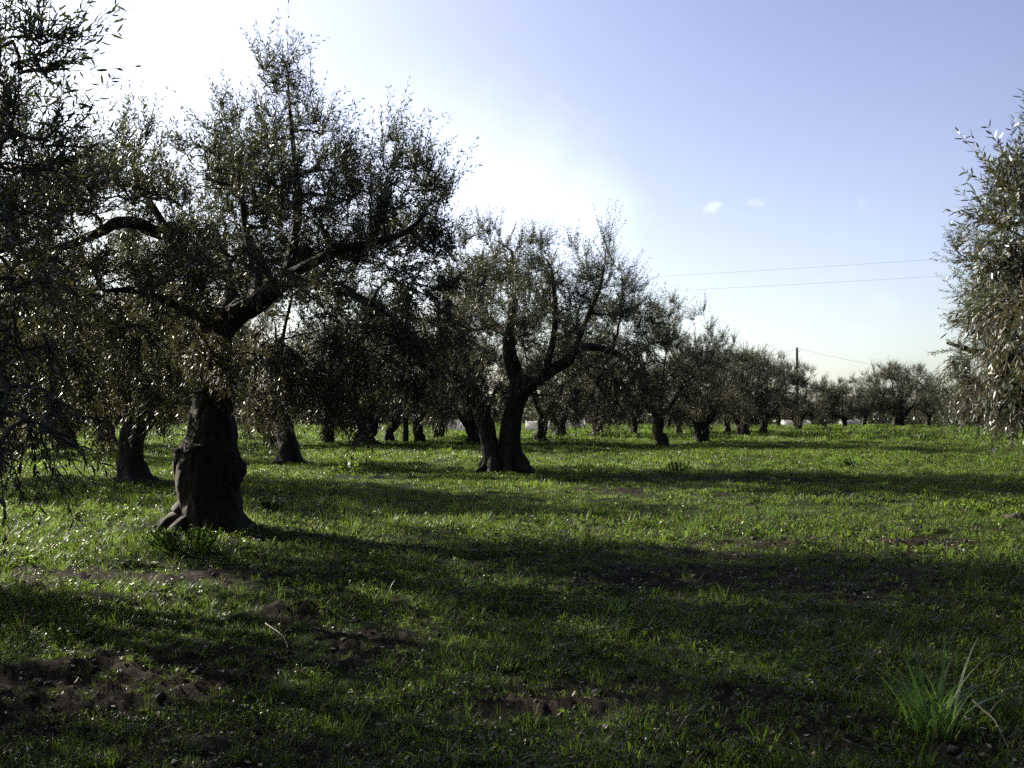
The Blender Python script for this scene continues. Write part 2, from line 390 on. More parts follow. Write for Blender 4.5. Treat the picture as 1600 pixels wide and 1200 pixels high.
# ------------------------------------------------------------------ crowns
def crown(clumps, limbs, rng, subs=9, twigs=9, leaves=26, ll=.065, lw=.014, tl=.42, near=False, brown=.12, upb=.55, twig_r=.0028, zlow=2.2, zhigh=4.2, center=None):
    """clumps (n,4) local xyz + radius. returns leaf mesh data and branch mesh data"""
    C = np.array([c[:3] for c in clumps], float); R = np.array([c[3] for c in clumps], float) * 1.12
    dens = np.array([c[4] if len(c) > 4 else 1.0 for c in clumps])
    bush = [] ; LP = np.vstack([l[0] for l in limbs]); LR = np.concatenate([l[1] for l in limbs])
    order = np.argsort([np.min(np.linalg.norm(LP - c, axis=1)) for c in C])
    for ci in order:                                       # a curved bough from the nearest limb point to each clump
        c = C[ci]
        w = np.linalg.norm(LP - c, axis=1) + np.maximum(0, LP[:, 2] - c[2]) * .7
        k = int(np.argmin(w)); p0 = LP[k]; dd = np.linalg.norm(c - p0)
        if dd < .15: continue
        t = np.linspace(0, 1, 8)[:, None]
        mid = (p0 + c) / 2 + rng.normal(0, .10 * dd, 3) + np.array([0, 0, .14 * dd])
        B = (1 - t) ** 2 * p0 + 2 * t * (1 - t) * mid + t * t * c + np.vstack([np.zeros(3), rng.normal(0, .02 * dd, (6, 3)), np.zeros(3)])
        r0 = min(LR[k] * .7, .022 + .022 * dd + .02 * R[ci])
        rr = np.linspace(r0, .012, 8)
        bush.append((B, rr)); LP = np.vstack([LP, B[2:]]); LR = np.concatenate([LR, rr[2:]])
    nS = np.maximum(2, np.round(subs * dens * (R / np.mean(R)) ** 1.6 * (1 - .5 * sstep(zhigh + .2, zhigh + 1.5, C[:, 2])))).astype(int)
    idx = np.repeat(np.arange(len(C)), nS); n = len(idx)
    cen = C.mean(0) if center is None else np.array(center)
    D = rng.normal(0, 1, (n, 3)); outw = norm(C[idx] - cen) * .35
    hi = sstep(zlow, zhigh, C[idx, 2])[:, None]
    D = norm(norm(D) + outw + np.array([0, 0, 1.]) * (hi * 1.1 - .5) * .7)
    ln = R[idx][:, None] * rng.uniform(.55, 1.1, (n, 1))
    S0 = C[idx] + rng.normal(0, .26, (n, 3)) * R[idx][:, None]
    S2 = C[idx] + D * ln
    S1 = (S0 + S2) / 2 + rng.normal(0, .12, (n, 3)) * ln + np.array([0, 0, .12]) * ln
    t = np.linspace(0, 1, 6)[None, :, None]
    SP = (1 - t) ** 2 * S0[:, None] + 2 * t * (1 - t) * S1[:, None] + t * t * S2[:, None]
    parts = [tubes(SP, np.linspace(.009, .0035, 6)[None] * np.ones((n, 1)) * (twig_r / .0028) ** .5, 4)]
    for B, rr in bush: parts.append(tubes(B[None], rr[None], 6))
    # twigs
    m = n * twigs; ti = np.repeat(np.arange(n), twigs)
    tt = rng.uniform(.12, 1, (m, 1)); 
    base = (1 - tt) ** 2 * S0[ti] + 2 * tt * (1 - tt) * S1[ti] + tt * tt * S2[ti]
    hi2 = sstep(zlow, zhigh, base[:, 2] - 0)[:, None]
    sd = norm(S2[ti] - S0[ti])
    TD = norm(sd * .7 + norm(rng.normal(0, 1, (m, 3))) * .65 + np.array([0, 0, 1.]) * ((hi2 * 1.5 - .5) * upb + .0))
    TL = tl * rng.uniform(.5, 1.25, (m, 1)) * (1 + .9 * hi2 * rng.uniform(0, 1, (m, 1)) ** 2)
    g = np.array([0, 0, -1.]) * (1 - hi2) * .55 + np.array([0, 0, .12]) * hi2
    s = np.linspace(0, 1, 5)[None, :, None]
    TP = base[:, None] + TD[:, None] * TL[:, None] * s + g[:, None] * TL[:, None] * s ** 2
    parts.append(tubes(TP, np.linspace(twig_r, twig_r * .4, 5)[None] * np.ones((m, 1)), 3))
    # leaves
    L = leaves; sp = (np.floor(np.arange(L) / 2) * 2 + 1) / L
    sp = np.clip(sp[None] + rng.uniform(-.03, .03, (m, L)), .04, 1)
    sv = sp[..., None]
    LPs = base[:, None] + TD[:, None] * TL[:, None] * sv + g[:, None] * TL[:, None] * sv ** 2
    tan = norm(TD[:, None] + 2 * g[:, None] * sv)
    perp = norm(np.cross(tan, norm(rng.normal(0, 1, (m, 1, 3)))))
    perp2 = np.cross(tan, perp)
    dec = (np.floor(np.arange(L) / 2) % 2)[None, :, None]
    sgn = (np.arange(L) % 2 * 2 - 1)[None, :, None]
    side = norm((perp * (1 - dec) + perp2 * dec) * sgn + rng.normal(0, .3, (m, L, 3)))
    an = rng.uniform(.45, 1.05, (m, L, 1))
    ax = norm(tan * np.cos(an) + side * np.sin(an) + np.array([0, 0, -.12]))
    wd = norm(np.cross(ax, side + tan * .3) + rng.normal(0, .35, (m, L, 3)))
    nr = norm(np.cross(wd, ax))
    l = ll * rng.uniform(.65, 1.2, (m, L, 1)); w = lw * rng.uniform(.75, 1.25, (m, L, 1))
    tint = np.clip(rng.uniform(0, .55, (m, L)) + (rng.uniform(0, 1, (m, 1)) < brown) * rng.uniform(.2, .5, (m, 1)) + (rng.uniform(0, 1, (m, L)) < .05) * .4, 0, 1)
    # whole boughs and low leaves browner, standing in for sun shining through them
    tint = np.clip(tint + (rng.uniform(0, 1, len(C)) < brown * 2.2)[idx][ti][:, None] * .18 + .14 * (1 - sstep(zlow, zhigh + .5, base[:, 2]))[:, None], 0, 1)
    f = lambda a: a.reshape(-1, 3)
    p0, ax, wd, nr, l, w = f(LPs), f(ax), f(wd), f(nr), l.reshape(-1, 1), w.reshape(-1, 1)
    N = len(p0); cur = rng.normal(0, .10, (N, 1))
    if near:
        V = np.stack([p0, p0 + ax * l * .3 + wd * w * .45 + nr * l * .02, p0 + ax * l * .3 - wd * w * .45 + nr * l * .02,
                      p0 + ax * l * .68 + wd * w * .42 + nr * l * cur * .5, p0 + ax * l * .68 - wd * w * .42 + nr * l * cur * .5,
                      p0 + ax * l + nr * l * cur * 1.4], 1).reshape(-1, 3)
        b = np.arange(N)[:, None] * 6
        Q = b + np.array([[1, 3, 4, 2]]); T = np.concatenate([b + np.array([[0, 1, 2]]), b + np.array([[3, 5, 4]])])
        tv = np.repeat(tint.ravel(), 6)
    else:
        V = np.stack([p0, p0 + ax * l * .45 + wd * w * .5, p0 + ax * l + nr * l * cur, p0 + ax * l * .45 - wd * w * .5], 1).reshape(-1, 3)
        Q = np.arange(N)[:, None] * 4 + np.array([[0, 1, 2, 3]]); T = None
        tv = np.repeat(tint.ravel(), 4)
    bm = join(parts)
    return (V, Q, T, tv), bm
NLEAF = [0]
def make_tree(limbs, clumps, seed, sides=40, per=10, flare=.8, flare_h=.35, rough=.16, burls=(), leafmat=None, lobes=5, roots=None, **kw):
    """limbs: list of (points, radii) in local metres (the first ones start at the base). returns three meshes"""
    rng = np.random.default_rng(seed)
    parts = []; flat = []
    for k, lm in enumerate(limbs):
        pts, rad = lm[0], lm[1]; fl = lm[2] if len(lm) > 2 else (flare if k == 0 else 0)
        sd = sides if rad[0] > .14 else max(8, sides // 2)
        parts.append(limb_mesh(pts, rad, sd, per, seed * 7 + k, rough, fl, flare_h, lobes=lobes))
        C, R = catmull(pts, rad, 6)
        if len(lm) > 3 and lm[3] == 'stub': continue
        keep = C[:, 2] > 1.0
        if keep.any(): flat.append((C[keep], R[keep]))
    for (bx, by, br) in (roots if roots is not None else [(limbs[0][0][0][0], limbs[0][0][0][1], limbs[0][1][0] * .8)]):
        a0 = rng.uniform(0, 6.28); nr_ = 7
        for q in range(nr_):
            a = a0 + q * 6.283 / nr_ + rng.uniform(-.3, .3); ca, sa = math.cos(a), math.sin(a); ln_ = br * rng.uniform(.6, 1.5); w_ = br * rng.uniform(.28, .48); b2 = a + rng.uniform(-.4, .4)
            parts.append(limb_mesh([(bx + ca * br * .45, by + sa * br * .45, br * rng.uniform(1.1, 1.9)), (bx + ca * br * .95, by + sa * br * .95, br * .45), (bx + ca * br * 1.1 + math.cos(b2) * ln_ * .4, by + sa * br * 1.1 + math.sin(b2) * ln_ * .4, .05), (bx + ca * br * 1.1 + math.cos(b2) * ln_, by + sa * br * 1.1 + math.sin(b2) * ln_, -.12)],
                                   [w_ * .8, w_, w_ * .7, w_ * .3], 22 if sides > 40 else 9, 7, seed * 3 + q, .42))
    for (c, r, sq) in burls: parts.append(blob(c, r, seed + int(r * 1000), squash=sq))
    V, Q, T = join(parts)
    tm = mesh_np("trunk", V, Q, T, (M_BARK,), True)
    (LV, LQ, LT, tv), (BV, BQ, BT) = crown(clumps, flat, rng, **kw)
    NLEAF[0] += len(LQ)
    cm = mesh_np("crown", LV, LQ, LT, (leafmat or M_LEAF,), False, {'tint': tv})
    br = mesh_np("branches", BV, BQ, BT, (M_TWIG,), True)
    return tm, br, cm
def place_tree(meshes, x, y, rz=0., s=1., label='', group=None, sink=.06, name='olive_tree', sxy=None):
    e = link(name, None, label=label, category='tree')
    if group: e['group'] = group
    e.location = (x, y, h1(x, y) - sink); e.rotation_euler = (0, 0, rz); e.scale = (s * (sxy or 1), s * (sxy or 1), s)
    for nm, me in zip(('trunk', 'branches', 'crown'), meshes): link(nm, me, e)
    return e
def L3(p, base): return (p[0] - base[0], p[1] - base[1], p[2] - base[2])
def pxl(pts, base, d0):
    """pixel polyline (px,py,depth offset, ...) -> local"""
    return [L3(P(a, b, d0 + c), base) for (a, b, c) in pts]
def pxc(cl, base, d0):
    out = []
    for c in cl:
        px, py, r, dd = c[:4]; d = d0 + dd
        q = L3(P(px, py, d), base); out.append((*q, r / F * d, *(c[4:] or (1.0,))))
    return out
def shifted(cl, dx): return [(c[0] + dx, *c[1:]) for c in cl]

# ---------------------------------------------------------------- the big tree by the left
B1 = G(325, 828); D1 = B1[1]; base1 = (B1[0], B1[1], 0.0)
limbs1 = [
    (pxl([(325, 848, 0), (324, 800, 0), (324, 750, 0), (326, 715, 0), (331, 685, .05), (334, 640, .1), (336, 600, .1), (338, 560, .1), (343, 520, .05), (352, 490, 0)], base1, D1),
     [.43, .40, .40, .38, .32, .275, .23, .20, .19, .15]),
    (pxl([(292, 770, -.05), (288, 735, -.1), (287, 706, -.1)], base1, D1), [.12, .15, .13], 0, 'stub'),
    (pxl([(350, 780, -.1), (362, 740, -.15), (360, 712, -.1)], base1, D1), [.15, .14, .10], 0, 'stub'),
    (pxl([(338, 540, .1), (318, 490, 0), (298, 450, -.1), (284, 420, -.2), (275, 390, -.3), (262, 368, -.35)], base1, D1), [.17, .14, .12, .125, .115, .13]),
    (pxl([(266, 372, -.35), (240, 366, -.45), (212, 354, -.6), (182, 354, -.7), (160, 366, -.8), (120, 384, -1.0), (70, 400, -1.3), (20, 420, -1.6)], base1, D1), [.10, .085, .08, .07, .062, .055, .045, .03]),
    (pxl([(262, 368, -.3), (240, 330, -.2), (215, 290, 0), (205, 250, .1)], base1, D1), [.06, .045, .03, .015]),
    (pxl([(345, 520, .05), (372, 492, 0), (402, 478, -.1), (432, 452, -.2), (452, 432, -.2)], base1, D1), [.17, .155, .14, .125, .11]),
    (pxl([(448, 438, -.2), (458, 390, -.1), (466, 330, 0), (462, 270, .1), (455, 200, .1), (450, 140, .1)], base1, D1), [.085, .07, .055, .04, .025, .012]),
    (pxl([(450, 434, -.2), (490, 415, -.4), (530, 395, -.5), (580, 385, -.6), (630, 370, -.6), (665, 340, -.6)], base1, D1), [.08, .065, .055, .05, .035, .02]),
    (pxl([(400, 480, 0), (400, 430, .5), (385, 370, .8), (375, 300, .9), (360, 240, .9)], base1, D1), [.09, .07, .055, .04, .02]),
    (pxl([(440, 448, -.2), (500, 452, -.7), (560, 470, -1.2), (610, 500, -1.4)], base1, D1), [.06, .055, .04, .02]),
    (pxl([(345, 510, .1), (360, 450, 1.0), (350, 400, 1.8), (330, 350, 2.3)], base1, D1), [.1, .08, .05, .03]),
    (pxl([(320, 500, 0), (270, 480, -.8), (220, 460, -1.3), (160, 460, -1.6)], base1, D1), [.08, .06, .045, .02]),
]
clumps1 = pxc([
    # top spires
    (448, 110, 22, .1, 1.2), (402, 122, 13, .1, 1.2), (425, 150, 28, .1, 1.2), (470, 165, 34, .2, 1.1), (450, 210, 52, 0), (500, 215, 32, .3), (410, 225, 45, .2), (345, 185, 26, .3), (365, 225, 42, .4), (322, 240, 30, .5), (300, 250, 24, .6),
    (335, 290, 55, .6), (395, 290, 62, -.5), (460, 290, 65, .6), (520, 270, 45, 0), (545, 320, 55, .5), (490, 350, 65, -.9), (420, 360, 65, 1.2), (350, 350, 60, 1.5),
    (598, 245, 30, .3, 1.1), (610, 290, 45, .2), (650, 265, 26, .4), (655, 320, 48, .3), (600, 350, 55, -1.0), (560, 400, 60, .5), (690, 325, 24, .5), (640, 390, 60, .6), (680, 400, 45, -.4), (610, 440, 60, -1.2), (670, 470, 55, -.8),
    # left
    (228, 225, 12, .1, 1.0), (200, 245, 32, .1), (222, 275, 38, .2), (180, 295, 42, -.3), (140, 300, 45, -.6), (235, 320, 40, -.3), (280, 330, 45, .5), (300, 400, 50, .8), (250, 360, 22, -.5, .8), (150, 340, 50, -1.0), (90, 330, 60, -1.2), (50, 370, 60, -1.5),
    (110, 430, 50, -1.2), (60, 450, 60, -1.0), (20, 500, 70, -.6), (145, 430, 35, -1.6), (225, 440, 42, -1.1), (270, 470, 48, 1.2), (180, 490, 50, -1.2), (120, 520, 60, -1.2), (60, 560, 65, -1.4), (210, 540, 45, -.6), (130, 590, 45, -1.0),
    # heart
    (330, 430, 55, -.6), (380, 430, 50, .8), (470, 420, 50, .8), (300, 520, 55, -.7), (265, 560, 45, .5), (330, 560, 40, -.7, .7), (500, 450, 55, -1.5), (520, 520, 50, -1.6), (560, 560, 50, -.8), (620, 540, 55, -1.3), (480, 560, 45, -.6, .8), (400, 560, 35, -.8, .6), (650, 590, 40, -.9),
    (550, 630, 34, -1.6, .7), (500, 620, 30, -1.2, .6), (290, 620, 28, -.5, .5), (230, 590, 35, -.9, .7), (80, 640, 40, -1.6, .8), (40, 680, 40, -2.0, .8),
    # behind, filling the round of the crown
    (430, 400, 65, 1.8), (330, 400, 60, 2.0), (530, 420, 55, 1.5), (230, 430, 50, 1.8), (600, 480, 55, 1.0),
    (110, 340, 50, -2.2), (200, 318, 32, -2.0), (262, 310, 40, -1.8), (120, 470, 50, -2.6), (255, 440, 32, -2.2), (70, 530, 55, -2.6), (200, 520, 45, -2.4), (310, 440, 50, -2.2), (385, 410, 40, -2.2), (40, 420, 50, -2.6),
    (620, 510, 50, .4), (690, 520, 40, .2), (590, 590, 45, .2), (520, 600, 45, -.2), (450, 600, 40, -1.2), (250, 500, 60, 1.6), (180, 550, 55, .6), (100, 600, 55, .2), (300, 470, 60, 1.6), (400, 500, 45, 1.8),
    (360, 300, 55, 1.6), (440, 330, 60, -1.2), (500, 400, 55, .6), (620, 400, 60, 1.4), (270, 420, 50, -1.2), (200, 400, 40, .8, .8), (100, 500, 60, .4), (40, 610, 60, -.6), (430, 540, 45, -1.6), (350, 600, 30, 1.4), (410, 630, 34, 1.6), (150, 660, 30, -1.2, .7), (230, 640, 24, .6, .6),
], base1, D1)
t1 = make_tree(limbs1, clumps1, 11, sides=96, per=18, flare=.55, flare_h=.3, rough=.14, lobes=4, subs=9, twigs=9, leaves=20, ll=.082, lw=.019, tl=.40, brown=.14, zlow=2.3, zhigh=4.2,
               burls=[(L3(P(370, 740, D1 - .1), base1), .13, (1, 1, 1.3)), (L3(P(352, 776, D1 - .25), base1), .12, (1, 1, 1.2)), (L3(P(310, 706, D1 - .3), base1), .11, (1.6, .9, .6)), (L3(P(264, 368, D1 - .35), base1), .14, (1.1, 1, .9))])
place_tree(t1, B1[0], B1[1], label="big old olive with the thickest trunk and an arching bare limb, nearest whole tree", sink=0.0, group=None)

# ---------------------------------------------------------------- overhanging tree at the left edge
D0 = 5.2; base0 = (-5.6, 6.0, 0.0)
limbs0 = [([(0, 0, -.1), (.1, 0, .6), (.15, -.1, 1.2), (.2, -.1, 1.6)], [.34, .26, .24, .2]),
          ([(.2, -.1, 1.5), (.6, -.3, 2.1), (1.2, -.6, 2.7), (1.9, -.8, 3.2), (2.5, -.9, 3.5)], [.16, .12, .09, .05, .02]),
          ([(.2, -.1, 1.5), (.8, -.2, 1.9), (1.6, -.5, 2.2), (2.3, -.8, 2.3)], [.12, .09, .06, .02]),
          ([(.2, -.1, 1.5), (-.3, .4, 2.3), (-.6, .9, 3.2), (-.7, 1.2, 4.0)], [.14, .11, .07, .03]),
          ([(.2, -.1, 1.5), (.3, .7, 2.3), (.6, 1.2, 3.1)], [.12, .08, .03])]
clumps0 = pxc([(20, 70, 40, 0), (68, 78, 20, 0, 1.0), (-30, 100, 90, .2), (30, 120, 45, 0), (72, 118, 18, -.1, .9), (-60, 200, 110, .3), (20, 215, 50, 0), (75, 225, 28, 0, .9), (15, 270, 60, .2), (85, 270, 34, .3), (-60, 330, 100, 0),
    (20, 350, 65, .4), (-50, 450, 110, .3), (25, 440, 60, .4), (10, 520, 75, 0, .8), (65, 545, 45, .3, .6), (-70, 570, 110, 0), (15, 610, 50, -.1, .6), (70, 615, 30, 0, .5), (-20, 660, 50, -.3, .5), (45, 660, 26, -.4, .5), (0, 700, 20, -.5, .5), (-180, 300, 200, .8), (-200, 550, 160, .6), (-240, 150, 150, 1.0)], base0, D0) + \
    [(-.7, 1.0, 3.6, .8), (.4, 1.2, 3.2, .8), (-1.2, -.2, 3.0, .8), (-.2, -.9, 3.4, .8), (-1.0, 1.4, 2.7, .7)]
t0 = make_tree(limbs0, clumps0, 23, sides=40, subs=7, twigs=7, leaves=18, ll=.062, lw=.0125, tl=.30, near=True, brown=.06, upb=.5, twig_r=.0030, zlow=1.9, zhigh=3.0)
place_tree(t0, base0[0], base0[1], label="dark olive foliage with long drooping sprigs hanging in at the left edge", sink=0.0)

# ---------------------------------------------------------------- twin-trunked tree in the middle
B4 = G(784, 738); D4 = B4[1]; base4 = (B4[0], B4[1], 0.)
limbs4 = [
    (pxl([(769, 755, 0), (767, 715, 0), (764, 690, 0), (758, 660, 0), (748, 630, 0), (734, 608, -.1), (722, 594, -.15)], base4, D4), [.27, .23, .22, .215, .22, .22, .17]),
    (pxl([(798, 752, .1), (798, 712, .1), (796, 690, .1), (798, 660, .1), (803, 635, .1), (812, 605, .1), (816, 585, .1)], base4, D4), [.31, .29, .28, .26, .26, .28, .26], .6),
    (pxl([(812, 600, .1), (800, 565, 0), (794, 530, -.1), (800, 490, -.1), (806, 440, 0), (800, 390, 0)], base4, D4), [.22, .19, .17, .13, .08, .04]),
    (pxl([(818, 605, .1), (842, 588, .1), (866, 574, .1), (886, 562, .1), (898, 546, .1), (920, 540, 0), (950, 545, -.1), (985, 560, -.2)], base4, D4), [.22, .17, .16, .15, .12, .10, .09, .05]),
    (pxl([(850, 582, 0), (864, 530, .2), (868, 480, .2), (862, 420, .2)], base4, D4), [.12, .09, .07, .04]),
    (pxl([(896, 548, .1), (915, 500, .4), (935, 455, .5), (945, 410, .5)], base4, D4), [.09, .07, .05, .03]),
    (pxl([(735, 610, 0), (728, 560, .5), (722, 500, .9), (730, 440, 1.)], base4, D4), [.13, .10, .07, .03]),
    (pxl([(790, 520, 0), (760, 490, .8), (745, 440, 1.2), (755, 390, 1.2)], base4, D4), [.1, .08, .05, .03]),
    (pxl([(728, 600, -.1), (700, 575, -.8), (675, 565, -1.3)], base4, D4), [.09, .07, .03]),
]
clumps4 = pxc([(772, 372, 20, 0, 1.2), (745, 372, 20, .3, 1.1), (765, 410, 36, .2), (725, 400, 26, .4), (712, 430, 30, .3), (800, 395, 32, 0), (835, 375, 12, .2, 1.1), (846, 395, 25, .2, 1.1), (850, 430, 38, 0), (800, 450, 42, .8), (750, 455, 42, -.6), (705, 470, 36, 0),
    (900, 405, 20, .5, 1.0), (910, 430, 30, .5), (945, 385, 15, .5, 1.1), (955, 410, 26, .5), (925, 455, 38, 0), (975, 455, 24, .5), (890, 480, 40, -.6), (960, 490, 36, .5), (1000, 500, 26, .3), (1038, 492, 12, .3, .8), (1015, 535, 30, .2), (845, 480, 40, .9),
    (760, 510, 42, -.8), (715, 520, 42, .5), (820, 520, 36, -.8), (880, 525, 34, .9), (690, 570, 34, -.8), (950, 580, 38, -.2), (1000, 580, 34, 0), (905, 600, 32, -.6, .8), (960, 625, 28, -.2, .7), (850, 560, 26, -.9, .7), (760, 570, 30, -.9, .7), (680, 620, 26, -.8, .6), (720, 560, 36, 1.0), (1020, 610, 24, 0, .7), (880, 640, 22, -.5, .5), (770, 620, 20, -.6, .4)] +
    [(760, 450, 45, 2.6), (850, 450, 45, 2.8), (930, 500, 45, 2.6), (700, 520, 40, 2.4), (800, 550, 40, 3.0), (900, 560, 40, 2.6), (820, 480, 40, -2.4), (900, 520, 36, -2.4), (740, 520, 36, -2.4), (980, 540, 34, -1.6), (780, 470, 45, 1.4), (830, 520, 45, 1.6), (740, 490, 40, 1.5), (890, 560, 40, 1.2), (930, 540, 36, .8), (700, 500, 40, -1.5), (660, 540, 34, .4), (660, 590, 30, .6), (730, 600, 30, .8), (940, 640, 24, .9, .8), (1000, 630, 24, -.4, .7), (870, 620, 26, 1.2, .8), (760, 430, 34, 1.2), (820, 440, 34, -1.2), (970, 490, 30, -.8)], base4, D4)
t4 = make_tree(limbs4, clumps4, 37, sides=56, per=10, flare=.5, flare_h=.3, rough=.18, roots=[(limbs4[0][0][0][0] + .08, limbs4[0][0][0][1], .36), (limbs4[1][0][0][0] - .05, limbs4[1][0][0][1], .42)], subs=10, twigs=10, leaves=26, ll=.085, lw=.021, tl=.50, brown=.12, zlow=2.6, zhigh=4.4)
place_tree(t4, B4[0], B4[1], label="olive tree with two dark trunks joined at the base, one cut short", sink=0.0)

# ---------------------------------------------------------------- leaning tree left of the big trunk
B2 = G(212, 758); D2 = B2[1]; base2 = (B2[0], B2[1], 0.)
limbs2 = [
    (pxl([(214, 775, 0), (206, 735, 0), (205, 705, 0), (210, 680, 0), (220, 660, 0)], base2, D2), [.32, .27, .25, .25, .24]),
    (pxl([(212, 680, 0), (204, 655, -.1), (206, 636, -.1)], base2, D2), [.2, .17, .15], 0, 'stub'),
    (pxl([(218, 668, 0), (238, 648, 0), (254, 625, .1), (268, 590, .2), (275, 540, .3), (270, 480, .4)], base2, D2), [.22, .18, .16, .13, .10, .05]),
    (pxl([(262, 610, .1), (240, 560, .8), (215, 510, 1.2), (200, 450, 1.4)], base2, D2), [.12, .09, .06, .03]),
    (pxl([(216, 660, 0), (190, 610, -.7), (160, 570, -1.), (140, 520, -1.2)], base2, D2), [.12, .09, .06, .03]),
]
rg = np.random.default_rng(5)
def round_clumps(rng, n, rx, rz, zc, rc=(.55, .85), cx=0., cy=0., shoots=8, hollow=.45, dens=1.0):
    out = []
    for k in range(n):
        while True:
            v = rng.uniform(-1, 1, 3); q = np.linalg.norm(v)
            if hollow < q < 1: break
        z = zc + v[2] * rz
        out.append((cx + v[0] * rx, cy + v[1] * rx, z, rng.uniform(*rc), dens))
    for k in range(shoots):
        a = rng.uniform(0, 6.28); q = math.sqrt(rng.uniform(0, .8)) * rx
        z = zc + rz * (math.sqrt(max(0, 1 - (q / rx) ** 2)) + rng.uniform(.05, .25))
        out.append((cx + q * math.cos(a), cy + q * math.sin(a), z, rng.uniform(.22, .4), 1.1))
    return out
clumps2 = round_clumps(rg, 34, 2.3, 1.7, 3.4, cx=-.1, cy=.8)
t2 = make_tree(limbs2, clumps2, 41, sides=52, per=10, flare=.95, flare_h=.3, rough=.2, subs=9, twigs=10, leaves=22, ll=.085, lw=.021, tl=.45, brown=.16)
place_tree(t2, B2[0], B2[1], label="leaning olive tree with a knobbed stub and splayed roots, behind the thickest trunk", sink=0.0)

# ---------------------------------------------------------------- right edge trees
base5 = (6.6, 8.4, 0.)
limbs5 = [([(0, 0, -.1), (-.1, 0, .6), (-.15, .05, 1.3), (-.1, .1, 1.7)], [.40, .30, .27, .22]),
          ([(-.1, .1, 1.6), (-.6, 0, 2.2), (-1.3, -.1, 2.8), (-1.9, -.2, 3.2)], [.16, .12, .08, .03]),
          ([(-.1, .1, 1.6), (-.7, .2, 1.9), (-1.4, .4, 2.2), (-2.1, .5, 2.3)], [.13, .1, .06, .03]),
          ([(-.1, .1, 1.6), (.3, .5, 2.5), (.4, .8, 3.4)], [.15, .1, .05]),
          ([(-.1, .1, 1.6), (.5, -.5, 2.4), (.9, -.9, 3.2)], [.15, .1, .05])]
clumps5 = pxc(shifted([(1596, 270, 30, 0, 1.1), (1570, 300, 30, 0, 1.), (1600, 330, 50, 0), (1548, 345, 26, .2), (1570, 390, 48, 0), (1535, 405, 24, .2), (1610, 420, 60, .4), (1545, 450, 42, .2), (1590, 480, 60, -.3), (1550, 510, 38, .3), (1580, 560, 55, .2), (1615, 570, 50, 0), (1565, 585, 24, .4, .8), (1590, 262, 26, .1), (1548, 300, 22, .1), (1710, 390, 90, .5), (1700, 500, 120, .3), (1735, 570, 80, .0)], 22), base5, 7.6) + \
    [(.3, .8, 3.6, .8), (.8, -.6, 3.5, .8), (1.2, .4, 3.0, .8), (-.2, -1.0, 3.0, .7), (1.4, -1.0, 2.4, .7), (.6, 1.6, 2.6, .7)]
t5 = make_tree(limbs5, clumps5, 53, sides=40, subs=13, twigs=11, leaves=22, ll=.066, lw=.0145, tl=.30, near=True, brown=.14, upb=.35, leafmat=M_LEAF_PALE, twig_r=.0024, zlow=1.9, zhigh=3.4)
place_tree(t5, base5[0], base5[1], label="pale silvery olive crown with large sunlit leaves reaching in at the right edge", sink=0.0)

base6 = (10.6, 19.0, 0.)
limbs6 = [([(0, 0, -.1), (.1, 0, .6), (0, .05, 1.2), (-.1, .1, 1.6)], [.42, .32, .3, .26]),
          ([(-.1, .1, 1.5), (-.8, 0, 2.1), (-1.7, -.1, 2.6), (-2.6, -.2, 2.9)], [.16, .12, .08, .03]),
          ([(-.1, .1, 1.5), (-1., -.4, 1.8), (-2., -.8, 2.0), (-2.6, -.9, 2.1)], [.13, .1, .06, .03]),
          ([(-.1, .1, 1.6), (.3, .6, 2.8), (.2, .8, 4.0)], [.15, .1, .05]),
          ([(-.1, .1, 1.6), (.9, -.3, 2.6), (1.7, -.4, 3.6)], [.15, .1, .05])]
clumps6 = pxc(shifted([(1480, 392, 10, 0, .8), (1512, 410, 26, .2), (1540, 460, 45, .2), (1512, 500, 30, 0), (1550, 540, 50, 0), (1496, 560, 24, 0), (1470, 556, 13, 0, .9), (1510, 590, 34, -.4), (1560, 610, 45, -.5), (1500, 615, 26, -.4), (1530, 628, 22, -.5, .9), (1590, 625, 36, -.8), (1610, 500, 80, 0), (1640, 600, 70, -.5), (1600, 430, 60, .6), (1700, 450, 110, .5), (1700, 600, 90, 0)], 16), base6, 18.2) + \
    [(.5, .8, 4.4, .9), (1.6, -.4, 3.8, .9), (1.6, 1.2, 3.0, .9), (-.6, 1.4, 3.4, .9), (0, 0, 4.8, .8), (-.8, -1.4, 2.6, .7)]
t6 = make_tree(limbs6, clumps6, 59, sides=36, subs=13, twigs=11, leaves=22, ll=.078, lw=.019, tl=.42, brown=.16, upb=.3, leafmat=M_LEAF_PALE, zlow=2.0, zhigh=3.6)
place_tree(t6, base6[0], base6[1], label="olive tree with foliage almost to the grass, behind the pale leaves of the right edge", sink=0.0)

